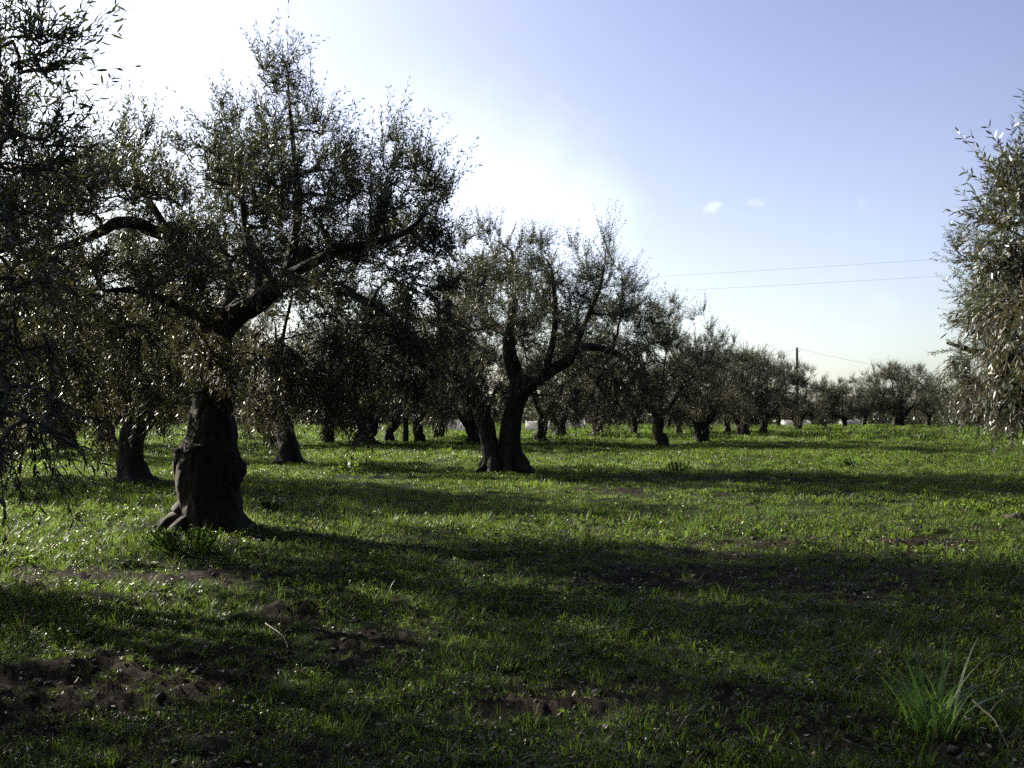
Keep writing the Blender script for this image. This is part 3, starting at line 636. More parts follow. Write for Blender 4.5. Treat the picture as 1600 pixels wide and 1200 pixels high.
# ---------------------------------------------------------------- second tree at the left edge, mostly outside the frame
base7 = (-7.3, 10.6, 0.)
limbs7 = [([(0, 0, -.1), (.1, 0, .6), (0, .05, 1.2), (-.05, .0, 1.7)], [.36, .28, .26, .24]),
          ([(0, 0, 1.6), (.6, -.1, 2.2), (1.3, -.2, 2.9), (2.2, -.2, 3.3)], [.15, .11, .08, .03]),
          ([(0, 0, 1.6), (-.6, .4, 2.4), (-1.1, .7, 3.5)], [.14, .1, .04]),
          ([(0, 0, 1.6), (.1, -.5, 2.8), (.1, -.8, 4.2)], [.14, .1, .04]),
          ([(0, 0, 1.6), (.3, .7, 2.8), (.4, 1.0, 4.0)], [.14, .1, .04])]
clumps7 = pxc([(10, 300, 60, 0), (80, 300, 42, -.2), (50, 235, 42, .1), (118, 275, 28, 0), (30, 370, 60, .2), (95, 365, 40, -.3), (145, 315, 26, 0), (10, 200, 50, 0), (-40, 260, 80, -.4), (-60, 380, 80, .3), (40, 440, 50, .2), (-30, 480, 70, 0), (60, 300, 45, .9), (70, 320, 45, -1.0), (0, 150, 40, .2), (15, 540, 50, .3)], base7, 10.4) + \
    [(.2, .3, 4.6, .9), (-.8, -.5, 4.2, .9), (.9, -.8, 4.2, .8), (.8, .9, 4.4, .8), (-1.2, .8, 3.6, .9), (0, 0, 5.4, .8), (.9, .2, 5.2, .6), (-.2, -1.2, 3.2, .9), (.4, 1.2, 3.0, .9), (-1.4, -.4, 2.8, .8), (-.6, .6, 5.2, .6), (.6, -.2, 3.4, .9), (-.5, 1.6, 4.6, 1.0), (.3, 2.0, 4.8, .9), (-1.5, 2.0, 5.2, 1.0), (-.8, -.2, 5.6, .9), (-2.0, .5, 4.6, 1.0), (-.4, 1.2, 5.8, .9), (.4, -1.0, 4.9, .9), (-.6, -1.6, 4.2, .9)]
t7 = make_tree(limbs7, clumps7, 67, sides=36, subs=10, twigs=10, leaves=20, ll=.072, lw=.016, tl=.38, brown=.14, zlow=2.0, zhigh=3.8)
place_tree(t7, base7[0], base7[1], label="olive crown entering at the left edge just behind the nearest hanging sprigs", sink=0.0)

# ---------------------------------------------------------------- grove trees in three builds
def generic(seed, h=6.2, rx=3.2, split=1.5, rbase=.34, n=30, leaf=(.10, .028), subs=8, twigs=9, leaves=18, twin=False, lean=0.):
    rng = np.random.default_rng(seed)
    lx = lean
    limbs = [([(0, 0, -.15), (.05 - lx * .2, 0, .35), (lx * .3 - .08, .05, .75), (lx * .9 + .06, 0, split * .85), (lx, .0, split)], [rbase * 1.25, rbase * .95, rbase * .78, rbase * .9, rbase * .72])]
    if twin: limbs.append(([(.45, .1, -.15), (.4, .1, .4), (.5, .1, 1.0), (.75, .1, 1.8), (.9, .0, 2.3)], [rbase, rbase * .75, rbase * .65, rbase * .55, rbase * .4], .7))
    a0 = rng.uniform(0, 6.28)
    for k in range(4):
        a = a0 + k * 1.57 + rng.uniform(-.4, .4); q = rng.uniform(.5, .8) * rx; zt = rng.uniform(.55, .85) * h
        ca, sa = math.cos(a), math.sin(a)
        limbs.append(([(lx, 0, split - .15), (lx + ca * q * .3, sa * q * .3, split + .5), (lx + ca * q * .55 + rng.normal(0, .1), sa * q * .55 + rng.normal(0, .1), split + (zt - split) * .5), (lx + ca * q * .8, sa * q * .8, zt)],
                      [rbase * .5, rbase * .36, rbase * .2, .03]))
    zc = (1.3 + h) / 2 + .1
    cl = round_clumps(rng, n, rx, (h - 1.5) / 2, zc, rc=(.6, .95), cx=lx, shoots=16, hollow=.3)
    return make_tree(limbs, cl, seed, sides=32, per=7, flare=.9, flare_h=.22, rough=.3, subs=subs, twigs=twigs, leaves=leaves, ll=leaf[0], lw=leaf[1], tl=.5, brown=.16, twig_r=.004, upb=.6, zlow=2.2, zhigh=4.2)
GA = generic(101, 6.4, 3.2, 1.6, .28, 44, lean=-.22)
GB = generic(102, 5.8, 3.0, 1.4, .31, 42, lean=.5)
GC = generic(103, 6.0, 3.1, 1.2, .27, 42, twin=True)
GD = generic(104, 5.6, 3.3, 1.0, .44, 46, lean=.2)

grp = "olive trees standing in rows across the grove"
def grove(px, py, meshes, rz, s, label, sxy=None):
    x, y = G(px, py); place_tree(meshes, x, y, rz, s, label, grp, sxy=sxy)
grove(452, 726, GB, 2.2, 1.05, "olive tree with a swollen lumpy base, well behind the thickest trunk")
grove(1033, 697, GA, .6, 1.02, "olive tree with one straight trunk and a low root spur, beyond the twin-trunked tree")
grove(1101, 692, GC, 3.3, .87, "olive tree with a stout trunk forking to the right and thin upright shoots on top")
grove(845, 692, GA, 2.4, 1.0, "slim olive tree showing its forked trunk just right of the twin trunks")
grove(1161, 684, GD, 1.2, .90, "olive tree on a broad dark stump, between the forked tree and the utility pole")
grove(1192, 680, GB, 4.6, .93, "olive tree with a curved trunk, just left of the utility pole")
grove(1243, 675, GC, 5.6, .84, "small far olive tree at the foot of the utility pole")
grove(1403, 668, GD, 0.4, 1.12, "lone thick-trunked olive tree with a wide crown at the right rear of the meadow", 1.15)
grove(1450, 667, GB, 1.0, .9, "olive tree hidden in shade, right of the thick-trunked tree at the meadow's end")
grove(1350, 668, GA, 2.0, .80, "olive tree close on the left of the thick-trunked rear tree")
grove(1320, 670, GC, 4.0, .76, "second olive tree left of the thick-trunked rear tree, with bright sky showing between stems")
grove(1288, 670, GB, 3.0, .70, "olive tree with a leaning dark trunk, right of the utility pole")
grove(876, 684, GD, 1.9, .85, "thin far olive trunk seen right of the slim forked olive")
grove(930, 681, GC, .2, .9, "far olive tree with a clump of dark suckers at its foot")
grove(990, 680, GA, 4.4, .85, "far olive tree in shade, left of the tree with the root spur")
grove(1060, 679, GB, 5.2, .85, "far olive tree between the straight trunk and the stout forked trunk")
grove(1136, 678, GA, 5.0, .9, "far olive tree peeping out between the forked tree and the broad stump")
grove(742, 694, GD, 3.9, .85, "olive tree hidden behind the two dark trunks in the middle")
grove(690, 687, GC, 2.6, .85, "far olive tree against the pale strip, left of the twin-trunked tree")
grove(655, 694, GA, 1.5, .95, "far olive tree with a trunk leaning right, left of the pale strip")
grove(608, 690, GB, .9, .9, "far thin olive tree between the leaning far trunk and the dark rear trunk")
grove(570, 699, GD, 5.9, .95, "olive tree with a dark short trunk, midway between the thickest tree and the twin trunks")
grove(512, 692, GC, 1.1, .9, "far olive tree right of the tree with the swollen base")
grove(420, 697, GB, 3.6, .95, "olive tree whose dark trunk shows between the thickest tree and the swollen base")
grove(300, 692, GA, 2.9, .95, "far olive tree mostly hidden by the thickest trunk")
grove(165, 697, GD, 4.9, .95, "far olive tree left of the leaning tree, almost black in shade")
grove(95, 702, GC, .5, 1.0, "olive tree seen through the drooping sprigs of the left edge")
grove(20, 712, GB, 2.0, 1.0, "olive tree behind the dark foliage at the left margin")
grove(-60, 745, GA, 1.0, 1.05, "olive tree at the left margin whose crown joins the near foliage")
grove(1530, 668, GD, 2.7, .9, "far olive tree showing under the low foliage of the right side")
grove(1500, 663, GC, 2.2, .8, "smallest olive tree on the skyline beside the low right foliage")
grove(250, 684, GB, 5.1, .9, "far olive tree between the leaning tree and the thickest trunk")

place_tree(GA, -10.6, 9.4, 1.2, 1.0, "olive tree just outside the left margin that shades the foreground", "olive trees standing round the viewer")
for (x, y, me, rz, lb) in ((-12.5, 3, GB, 0, "olive tree outside the left side, level with the viewer"), (-6, -5, GC, 1, "olive tree behind the viewer's left shoulder"), (2, -8, GA, 2, "olive tree straight behind the viewer"),
                      (9, -4, GD, 3, "olive tree behind the viewer's right shoulder"), (12, 3.5, GB, 4, "olive tree outside the right side, level with the viewer"), (-17, 15, GD, 2.2, "olive tree outside the left margin, second along its row"), (17, 13, GC, 5, "olive tree outside the right margin"), (-3.6, -3.6, GD, 1.1, "olive tree close behind the viewer on the left"), (4.2, -3.8, GA, .4, "olive tree close behind the viewer on the right")):
    place_tree(me, x, y, rz, 1.0, lb, "olive trees standing round the viewer")

# ------------------------------------------------------------------ far wood closing the view
def far_wood():
    rng = np.random.default_rng(77); Vs = []; n = 110000
    a = np.radians(rng.uniform(-42, 42, n)); d = rng.uniform(128, 165, n)
    x = np.sin(a) * d; y = np.cos(a) * d
    top = 3.9 + 1.6 * vnoise(a * 60, 0 * a, seed=3) + 1.0 * vnoise(a * 190, d * .05, seed=4)
    z = rng.uniform(0, 1, n) ** 1.3 * top
    D = norm(rng.normal(0, 1, (n, 3))); W = norm(np.cross(D, rng.normal(0, 1, (n, 3)))); s = rng.uniform(.18, .42, (n, 1))
    p = np.stack([x, y, z], -1)
    V = np.stack([p - D * s, p + W * s * .4, p + D * s, p - W * s * .4], 1).reshape(-1, 3)
    Q = np.arange(n)[:, None] * 4 + np.array([[0, 1, 2, 3]])
    me = mesh_np("distant_trees", V, Q, None, (M_LEAF,), False, {'tint': np.repeat(rng.uniform(0, .7, n), 4)})
    link("distant_trees", me, kind='stuff', label="dim band of far trees closing the view beyond the grove")
far_wood()

# ------------------------------------------------------------------ pale low tunnels far behind the trunks
def mat_film():
    m, nt = newmat("plastic_film")
    tcn = nd(nt, 'ShaderNodeTexCoord'); n1 = noise(nt, tcn.outputs['Object'], 1.2, 5, .6)
    c = ramp(nt, n1, [(.3, (.50, .49, .46)), (.7, (.80, .78, .74))])
    df = nd(nt, 'ShaderNodeBsdfDiffuse'); tr = nd(nt, 'ShaderNodeBsdfTranslucent'); lk(nt, c, df.inputs[0]); lk(nt, c, tr.inputs[0])
    mx = nd(nt, 'ShaderNodeMixShader'); mx.inputs[0].default_value = .6; lk(nt, df.outputs[0], mx.inputs[1]); lk(nt, tr.outputs[0], mx.inputs[2])
    o = nd(nt, 'ShaderNodeOutputMaterial'); lk(nt, mx.outputs[0], o.inputs[0]); return m
M_FILM = mat_film(); M_HOOP = mat_plain("galvanised_hoop", (.25, .26, .27), (.40, .41, .42), .45, 4, 0)
def tunnel(px, d, length, w, h, ang, label):
    x, y = (px - 800) / F * d, d
    e = link("plastic_tunnel", None, label=label, category="greenhouse", group="pale plastic tunnels beyond the grove"); e.location = (x, y, h1(x, y)); e.rotation_euler = (0, 0, ang)
    nl = max(6, int(length / .5)); na = 14; u = np.linspace(-length / 2, length / 2, nl)[:, None]; a = np.linspace(0, math.pi, na)[None]
    sag = 1 - .03 * np.abs(np.sin(u * math.pi / 2.0)) + .015 * vnoise(u * 3, a * 2, seed=4)
    V = np.stack([u + 0 * a, np.cos(a) * w / 2 * sag, np.sin(a) ** .8 * h * sag - .02], -1).reshape(-1, 3)
    i = np.arange(nl - 1)[:, None] * na; j = np.arange(na - 1)[None]
    Q = np.stack([i + j, i + na + j, i + na + j + 1, i + j + 1], -1).reshape(-1, 4)
    T = []
    for k in (0, nl - 1):
        c = len(V); V = np.vstack([V, [[u[k, 0], 0, 0]]]); T += [[c, k * na + q, k * na + q + 1] for q in range(na - 1)]
    link("cover", mesh_np("cover", V, Q, np.array(T), (M_FILM,), True), e)
    aa = a[0]
    for uu in np.arange(-length / 2, length / 2 + .01, 2.0):
        pl = np.stack([np.full(na, uu), np.cos(aa) * (w / 2 + .03), np.sin(aa) ** .8 * (h + .03)], -1)
        V2, Q2 = tubes(pl[None], np.full((1, na), .03), 6); link("hoop", mesh_np("hoop", V2, Q2, None, (M_HOOP,), True), e)
tunnel(716, 82, 3.6, 2.2, 1.1, .1, "pale low plastic tunnel shining between trunks left of the twin-trunked tree")
tunnel(842, 88, 2.2, 2.0, .9, -.05, "pale low plastic tunnel shining close by the slim forked olive")
tunnel(897, 100, 2.0, 2.0, 1.0, 0., "smallest pale tunnel glimpsed among the far trunks right of the slim forked olive")
tunnel(1243, 118, 3.0, 2.2, .8, .0, "pale low tunnel at the foot of the utility pole")
tunnel(1332, 122, 3.0, 2.2, .8, .0, "pale low tunnel seen between the far trunks right of the utility pole")

# ------------------------------------------------------------------ power line
M_POLE = mat_bark("pole_timber", (.045, .038, .032), (.13, .115, .10), (.09, .085, .075))
M_WIRE = mat_plain("cable_black", (.38, .38, .40), (.5, .5, .52), .5, 5, 0)
M_CERAM = mat_plain("insulator_glass", (.25, .22, .2), (.35, .32, .3), .25, 5, 0)
def pole(x, y, h, label, ang, heights):
    e = link("utility_pole", None, label=label, category="pole", group="timber poles of the power line"); e.location = (x, y, h1(x, y)); e.rotation_euler = (0, 0, ang)
    V, Q, T = limb_mesh([(0, 0, -.3), (0, 0, h * .5), (.02, 0, h)], [.16, .14, .11], 16, 8, 3, .02)
    link("shaft", mesh_np("shaft", V, Q, T, (M_POLE,), True), e)
    for hz in heights:
        V, Q = tubes(np.array([[[.0, .0, hz], [.30, .0, hz], [.36, 0, hz + .04], [.36, 0, hz + .14]]]), np.full((1, 4), .018), 6)
        b = link("bracket", mesh_np("bracket", V, Q, None, (M_WIRE,), True), e)
        zz = np.linspace(0, 1, 9); rr = .02 + .035 * np.abs(np.sin(zz * 9.4)) * (1 - .5 * zz)
        V, Q = tubes(np.stack([np.full(9, .36), np.zeros(9), hz + .10 + zz * .14], -1)[None], rr[None], 10)
        link("insulator", mesh_np("insulator", V, Q, None, (M_CERAM,), True), b)
def cable(a, b, sag, r, label, bundle=1):
    a, b = np.array(a), np.array(b); t = np.linspace(0, 1, 60)[:, None]
    pl = a + (b - a) * t; pl[:, 2] -= (4 * sag * t * (1 - t))[:, 0]
    dn = np.array([-(b - a)[1], (b - a)[0], 0]); dn = dn / np.linalg.norm(dn)
    ps = [tubes((pl + dn * (k * .05))[None], np.full((1, 60), r), 6) for k in range(bundle)]
    V, Q, T = join(ps)
    o = link("power_cable", mesh_np("power_cable", V, Q, None, (M_WIRE,), True), label=label, category="cable", group="overhead power cables")
pc = (P(1245, 560, 96)[0], 96)      # far pole whose top rises over the trees
hc = P(1245, 543, 96)[2]
pole(pc[0], pc[1], hc, "dark timber utility pole rising above the far olive crowns", .3, (hc - .35,))
e2 = P(1620, 592, 125)
cable((pc[0] + .3, pc[1], hc - .12), (e2[0], e2[1], e2[2]), .9, .009, "thin cable running right from the top of the far timber pole")
e3 = P(1130, 556, 80); 
e3 = (P(1010, 560, 66)[0], 66, P(1010, 560, 66)[2])
cable((pc[0] + .3, pc[1], hc - .12), e3, .5, .009, "short thin cable leaving the far pole to the left behind the crowns")
pa, pb = (-5.5, 53.0), (28.5, 36.4)
pole(pa[0], pa[1], 8.3, "timber utility pole hidden among the crowns of the middle trees", .45, (7.75, 7.05))
hA = 8.05
cable((pa[0] + .3, pa[1], 8.0), (pb[0], pb[1], 8.0), .12, .0045, "upper thin cable crossing the open sky toward the right edge")
cable((pa[0] + .3, pa[1], 7.3), (pb[0], pb[1], 7.3), .12, .0045, "lower thin cable crossing the open sky toward the right edge")

# ------------------------------------------------------------------ grass and weeds
HID = bpy.data.collections.new("turf_pieces")       # never linked to the scene: only source meshes for the turf
def blade_mesh(rng, n, hmin, hmax, wmin, wmax, spread, bend, segs=4, stalk=0.):
    V = []; Q = []; T = []; tint = []
    o = 0
    for k in range(n):
        a = rng.uniform(0, 6.283); q = spread * math.sqrt(rng.uniform(0, 1)); b = np.array([q * math.cos(a), q * math.sin(a), 0])
        h = rng.uniform(hmin, hmax); w = rng.uniform(wmin, wmax); da = a + rng.normal(0, .9); d = np.array([math.cos(da), math.sin(da), 0]); bn = bend * rng.uniform(.3, 1.4)
        lat = np.array([-d[1], d[0], 0]); ti = rng.uniform(0, 1)
        for s in range(segs):
            t = s / segs
            c = b + d * h * bn * t ** 2 * 1.0 + d * h * .12 * t + np.array([0, 0, h * (t - .35 * bn * t ** 2.5)])
            ww = w * (1 - t ** 2 * .8) * (.55 + .9 * min(t * 3, 1) * .5)
            V += [c - lat * ww / 2, c + lat * ww / 2]
        c = b + d * h * bn + d * h * .12 + np.array([0, 0, h * (1 - .35 * bn)]); V.append(c)
        for s in range(segs - 1): Q.append([o + 2 * s, o + 2 * s + 1, o + 2 * s + 3, o + 2 * s + 2])
        T.append([o + 2 * segs - 2, o + 2 * segs - 1, o + 2 * segs]); tint += [ti] * (2 * segs + 1); o += 2 * segs + 1
    return np.array(V), np.array(Q), np.array(T), np.array(tint)
def broad_mesh(rng, n, rad, size, hmax):
    V = []; T = []; tint = []; o = 0
    for k in range(n):
        a = rng.uniform(0, 6.283); q = rad * math.sqrt(rng.uniform(.02, 1)); h = hmax * rng.uniform(.35, 1)
        c = np.array([q * math.cos(a), q * math.sin(a), h]); s = size * rng.uniform(.6, 1.3)
        nrm = norm(np.array([rng.normal(0, .45), rng.normal(0, .45), 1.])); u = norm(np.cross(nrm, [math.sin(a), math.cos(a), .1])); v = np.cross(nrm, u)
        pts = [(0, 0, 0), (.35, .42, .06), (.8, .38, .0), (1.05, 0, -.1), (.8, -.38, 0), (.35, -.42, .06)]
        ti = rng.uniform(0, 1)
        V += [c + s * (x * u + y * v + z * nrm) for x, y, z in pts]; V.append(np.array([q * .5 * math.cos(a), q * .5 * math.sin(a), 0]))
        T += [[o, o + 1, o + 2], [o, o + 2, o + 3], [o, o + 3, o + 4], [o, o + 4, o + 5], [o, o + 1, o + 6]]; tint += [ti] * 7; o += 7
    return np.array(V), None, np.array(T), np.array(tint)
def add_piece(k, data, mat):
    V, Q, T, ti = data
    me = mesh_np("turf_piece", V, Q, T, (mat,), True, {'tint': ti}); ob = bpy.data.objects.new("piece_%02d" % k, me); HID.objects.link(ob)
rg = np.random.default_rng(9)
add_piece(0, blade_mesh(rg, 22, .035, .085, .0028, .005, .06, .5), M_GRASS)
add_piece(1, blade_mesh(rg, 26, .05, .12, .0028, .0055, .07, .6), M_GRASS)
add_piece(2, blade_mesh(rg, 18, .03, .07, .003, .006, .08, .9), M_GRASS)
add_piece(3, blade_mesh(rg, 16, .10, .20, .004, .007, .05, .6, 5), M_GRASS)
add_piece(4, broad_mesh(rg, 26, .09, .016, .045), M_BROAD)
add_piece(5, broad_mesh(rg, 18, .10, .026, .06), M_BROAD)
add_piece(6, blade_mesh(rg, 70, .035, .10, .006, .011, .22, .5, 3), M_GRASS)
add_piece(7, blade_mesh(rg, 70, .04, .12, .008, .015, .28, .5, 3), M_GRASS)
def straw(rng, n):
    V, Q, T, ti = blade_mesh(rng, n, .05, .16, .002, .004, .10, 1.3, 4); return V * [1, 1, .6], Q, T, ti
add_piece(9, straw(rg, 10), M_DRY)
add_piece(10, broad_mesh(rg, 40, .13, .022, .05), M_BROAD)
add_piece(8, broad_mesh(rg, 55, .22, .032, .09), M_BROAD)

TRUNKS = [(B1[0], B1[1], .75), (B4[0], B4[1], .8), (B2[0], B2[1], .7)]
def scatter():
    rng = np.random.default_rng(12); xs = []
    def band(r0, r1, dens, kinds, probs, smin, smax, half=40, keep=None):
        area = math.radians(2 * half) / 2 * (r1 ** 2 - r0 ** 2); n = int(area * dens)
        r = np.sqrt(rng.uniform(r0 ** 2, r1 ** 2, n)); a = np.radians(rng.uniform(-half, half, n)); x = r * np.sin(a); y = r * np.cos(a)
        b = bare(x, y) * sstep(60, 25, r)
        patch = .5 + .5 * vnoise(x * .8, y * .8, seed=31)
        ok = rng.uniform(0, 1, n) < (1 - .72 * b) * np.clip(.25 + 1.0 * patch, 0, 1)
        for (tx, ty, tr) in TRUNKS: ok &= np.hypot(x - tx, y - ty) > tr * .7
        x, y, b = x[ok], y[ok], b[ok]; n = len(x)
        k = rng.choice(kinds, n, p=probs)
        lush = vnoise(x * .35, y * .35, seed=33)
        s = rng.uniform(smin, smax, n) * (1 + .35 * lush) * (1 - .35 * b)
        xs.append((x, y, k, s))
    band(1.2, 9, 210, [0, 1, 2, 3, 4, 5, 9, 10], [.24, .18, .14, .04, .15, .10, .07, .08], .7, 1.35, 42)
    band(9, 18, 100, [0, 1, 2, 3, 4, 5, 9, 10], [.24, .18, .13, .05, .14, .11, .05, .10], .9, 1.6, 38)
    band(18, 32, 16, [6, 7, 8], [.45, .3, .25], .8, 1.25, 36)
    band(32, 60, 8, [6, 7, 8], [.3, .5, .2], 1.1, 1.7, 35)
    band(60, 150, 2.0, [7, 8], [.8, .2], 1.8, 3.0, 35)
    x, y, k, s = (np.concatenate(v) for v in zip(*xs)); n = len(x)
    z = H(x, y) - .005
    me = bpy.data.meshes.new("grass"); me.vertices.add(n); me.vertices.foreach_set('co', np.stack([x, y, z], -1).astype(np.float32).ravel())
    a = me.attributes.new('pick', 'INT', 'POINT'); a.data.foreach_set('value', k.astype(np.int32))
    a = me.attributes.new('size', 'FLOAT', 'POINT'); a.data.foreach_set('value', s.astype(np.float32))
    a = me.attributes.new('spin', 'FLOAT_VECTOR', 'POINT'); a.data.foreach_set('vector', np.stack([rng.normal(0, .12, n), rng.normal(0, .12, n), rng.uniform(0, 6.28, n)], -1).astype(np.float32).ravel())
    o = link("grass", me, kind='stuff', label="short green grass and small weeds covering the grove floor")
    ng = bpy.data.node_groups.new("turf", 'GeometryNodeTree')
    ng.interface.new_socket("Geometry", in_out='INPUT', socket_type='NodeSocketGeometry'); ng.interface.new_socket("Geometry", in_out='OUTPUT', socket_type='NodeSocketGeometry')
    gi = ng.nodes.new('NodeGroupInput'); go = ng.nodes.new('NodeGroupOutput')
    m2p = ng.nodes.new('GeometryNodeMeshToPoints'); iop = ng.nodes.new('GeometryNodeInstanceOnPoints'); ci = ng.nodes.new('GeometryNodeCollectionInfo')
    ci.inputs['Collection'].default_value = HID; ci.inputs['Separate Children'].default_value = True; ci.inputs['Reset Children'].default_value = True
    def na(nm, t):
        q = ng.nodes.new('GeometryNodeInputNamedAttribute'); q.data_type = t; q.inputs['Name'].default_value = nm
        return [s for s in q.outputs if s.enabled and s.name == 'Attribute'][0]
    L = ng.links.new
    L(gi.outputs[0], m2p.inputs['Mesh']); L(m2p.outputs[0], iop.inputs['Points']); L(ci.outputs[0], iop.inputs['Instance'])
    iop.inputs['Pick Instance'].default_value = True
    L(na('pick', 'INT'), iop.inputs['Instance Index']); L(na('spin', 'FLOAT_VECTOR'), iop.inputs['Rotation']); L(na('size', 'FLOAT'), iop.inputs['Scale'])
    L(iop.outputs[0], go.inputs[0])
    md = o.modifiers.new("turf", 'NODES'); md.node_group = ng
    print("TURF", n)
scatter()

# ------------------------------------------------------------------ single plants, clods, sticks
def plant(name, px, py, n, h0, h1_, w0, w1, spread, bend, label, cat, mat=None, seed=1, segs=7, group=None):
    rng = np.random.default_rng(seed); x, y = G(px, py)
    V, Q, T, ti = blade_mesh(rng, n, h0, h1_, w0, w1, spread, bend, segs)
    o = link(name, mesh_np(name, V, Q, T, (mat or M_GRASS,), True, {'tint': ti * .62}), label=label, category=cat)
    if group: o['group'] = group
    o.location = (x, y, h1(x, y) - .01); return o
tufts = "taller grass tufts in the shaded foreground"
plant("grass_tuft", 1462, 1148, 62, .14, .58, .012, .022, .13, .6, "tall arching grass tuft in the bottom right corner", "grass tuft", mat=M_TALL_LIT, seed=3, segs=9, group=tufts)
plant("grass_tuft", 1405, 1120, 26, .10, .30, .006, .013, .12, .9, "smaller bent grass tuft just left of the tallest tuft", "grass tuft", mat=M_GRASS, seed=21, group=tufts)
plant("grass_tuft", 1545, 1105, 24, .10, .28, .006, .012, .14, .9, "smaller bent grass tuft just right of and behind the tallest tuft", "grass tuft", mat=M_GRASS, seed=22, group=tufts)
plant("grass_tuft", 965, 958, 22, .14, .26, .006, .010, .10, .9, "spreading grass tuft in shade at the middle of the foreground", "grass tuft", mat=M_TALL_LIT, seed=4, group=tufts)
plant("grass_tuft", 430, 945, 12, .14, .30, .008, .013, .12, .35, "upright broad grass blades just behind the dark clod ridge", "grass tuft", mat=M_TALL_LIT, seed=5, group=tufts)
plant("grass_tuft", 592, 940, 10, .12, .26, .008, .012, .07, .6, "thin shaded grass tuft right of the dark clod ridge", "grass tuft", mat=M_TALL_LIT, seed=6, group=tufts)
plant("grass_tuft", 238, 862, 14, .25, .50, .010, .016, .12, .45, "tall leafy tuft at the left foot of the thickest olive trunk", "grass tuft", seed=7, group=tufts)
plant("grass_tuft", 400, 1090, 16, .10, .22, .006, .010, .09, .7, "low grass tuft in deep shade at the lower left", "grass tuft", seed=8, group=tufts)
plant("grass_tuft", 30, 1000, 14, .10, .22, .007, .011, .09, .7, "small bright grass tuft at the left edge of the foreground", "grass tuft", seed=9, group=tufts)
plant("grass_tuft", 640, 1150, 20, .10, .20, .005, .009, .10, .8, "dense low grass tuft near the bottom, left of the centre", "grass tuft", seed=10, group=tufts)
plant("grass_tuft", 1200, 800, 24, .14, .30, .008, .013, .16, .5, "sunlit grass tuft on the bright strip in front of the long shadow", "grass tuft", seed=12, group=tufts)
def weed(px, py, n, r, size, h, seed, label):
    rng = np.random.default_rng(seed); x, y = G(px, py)
    V, Q, T, ti = broad_mesh(rng, n, r, size, h)
    o = link("leafy_weed", mesh_np("leafy_weed", V, Q, T, (M_BROAD,), True, {'tint': ti * .7}), label=label, category='weed', group='broad-leaved weeds in the turf'); o.location = (x, y, h1(x, y))
weed(290, 862, 240, .45, .04, .28, 1, "low glossy weed patch against the foot of the thickest olive trunk")
weed(425, 805, 60, .22, .07, .30, 2, "leafy weed standing in the sun right of the thickest trunk")
weed(1062, 745, 46, .34, .06, .36, 3, "dark leafy weed standing alone beyond the twin-trunked tree's shadow")
weed(118, 1000, 70, .2, .04, .12, 4, "small glossy weed beside the bare soil at the lower left")
weed(1325, 735, 70, .3, .08, .3, 5, "low bushy weed in the sun at the right of the meadow")
weed(545, 742, 60, .3, .08, .35, 6, "dark weed in the shadow between the swollen trunk and the twin trunks")

def clods():
    rng = np.random.default_rng(21); parts = []; cnt = 0
    n = 9000; r = np.sqrt(rng.uniform(2 ** 2, 20 ** 2, n)); a = np.radians(rng.uniform(-40, 40, n)); x = r * np.sin(a); y = r * np.cos(a); b = bare(x, y)
    ok = rng.uniform(0, 1, n) < b * .9; x, y = x[ok], y[ok]; z = H(x, y)
    base = blob((0, 0, 0), 1, 3, 8, 5, .45); variants = [blob((0, 0, 0), 1, 3 + k, 8, 5, .45) for k in range(6)]
    for i in range(len(x)):
        V, Q = variants[i % 6]; s = .004 + .034 * rng.uniform(0, 1) ** 4
        c, sn = math.cos(i * 2.4), math.sin(i * 2.4); R = np.array([[c, -sn, 0], [sn, c, 0], [0, 0, .65]])
        parts.append((V @ R.T * s + np.array([x[i], y[i], z[i] + s * .2]), Q))
    V, Q, T = join(parts)
    link("soil_clods", mesh_np("soil_clods", V, Q, None, (M_CLOD,), True), kind='stuff', label="loose brown clods scattered over the bare soil")
clods()
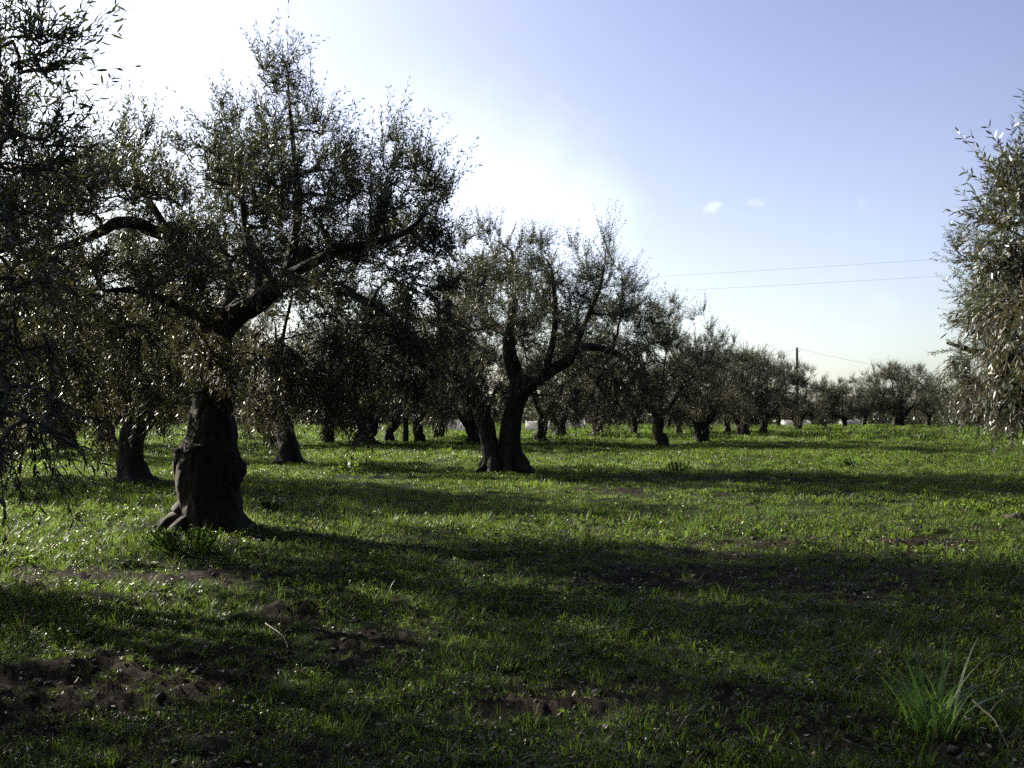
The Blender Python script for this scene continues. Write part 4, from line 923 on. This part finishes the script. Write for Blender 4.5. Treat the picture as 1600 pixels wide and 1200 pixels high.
def fallen():
    rng = np.random.default_rng(31); n = 9000; r = np.sqrt(rng.uniform(2 ** 2, 17 ** 2, n)); a = np.radians(rng.uniform(-40, 40, n)); x = r * np.sin(a); y = r * np.cos(a); z = H(x, y) + rng.uniform(.003, .02, n)
    p = np.stack([x, y, z], -1); D = norm(rng.normal(0, 1, (n, 3)) * [1, 1, .25]); W = norm(np.cross(D, rng.normal(0, .5, (n, 3)) + [0, 0, 1.])); l = rng.uniform(.025, .06, (n, 1)); w = l * .2
    V = np.stack([p, p + D * l * .5 + W * w, p + D * l, p + D * l * .5 - W * w], 1).reshape(-1, 3)
    link("fallen_leaves", mesh_np("fallen_leaves", V, np.arange(n)[:, None] * 4 + np.array([[0, 1, 2, 3]]), None, (M_DRY,)), kind='stuff', label="dry fallen olive leaves strewn on the soil and grass")
fallen()
def stick(pts, r, label):
    pl, rr = catmull([(x, y, h1(x, y) + dz) for x, y, dz in pts], [r, r * .8, r * .6, r * .35][:len(pts)], 8)
    c = pl[0].copy(); V, Q = tubes((pl - c)[None], rr[None], 8)
    k = len(pl) // 2; V2, Q2 = tubes(np.array([[pl[k] - c, pl[k] - c + [.05, .03, .05], pl[k] - c + [.11, .04, .08]]]), np.array([[r * .5, r * .4, r * .2]]), 6)
    V, Q, T = join([(V, Q), (V2, Q2)])
    o = link("dead_stick", mesh_np("dead_stick", V, Q, None, (M_DRY,), True), label=label, category='stick', group='dry sticks lying on the ground'); o.location = c
a = G(1520, 1118); b = G(1555, 1145); c = G(1580, 1180)
stick([(a[0], a[1], .09), ((a[0] + b[0]) / 2, (a[1] + b[1]) / 2, .08), (b[0], b[1], .05), (c[0], c[1], .01)], .006, "bent pale stick beside the tall tuft in the bottom right corner")
a = G(415, 985); b = G(440, 1000); c = G(450, 1018)
stick([(a[0], a[1], .05), (b[0], b[1], .05), (c[0], c[1], .01)], .006, "short forked stick lying in front of the dark clod ridge")
# one larger dark stone in the grass by the right edge
def stone(px, py, r, label):
    x, y = G(px, py); V, Q = blob((0, 0, 0), r, 8, 28, 18, .25, (1.2, 1, .75))
    o = link("stone", mesh_np("stone", V, Q, None, (M_CLOD,), True), label=label, category='stone'); o.location = (x, y, h1(x, y) + r * .35)
stone(1588, 812, .12, "dark rounded stone in the sunlit grass at the right edge")
stone(1182, 992, .045, "small pale-edged stone in the dark shade at the lower right")
stone(716, 1088, .03, "small light stone in the shaded grass near the bottom centre")
print("LEAVES", NLEAF[0])
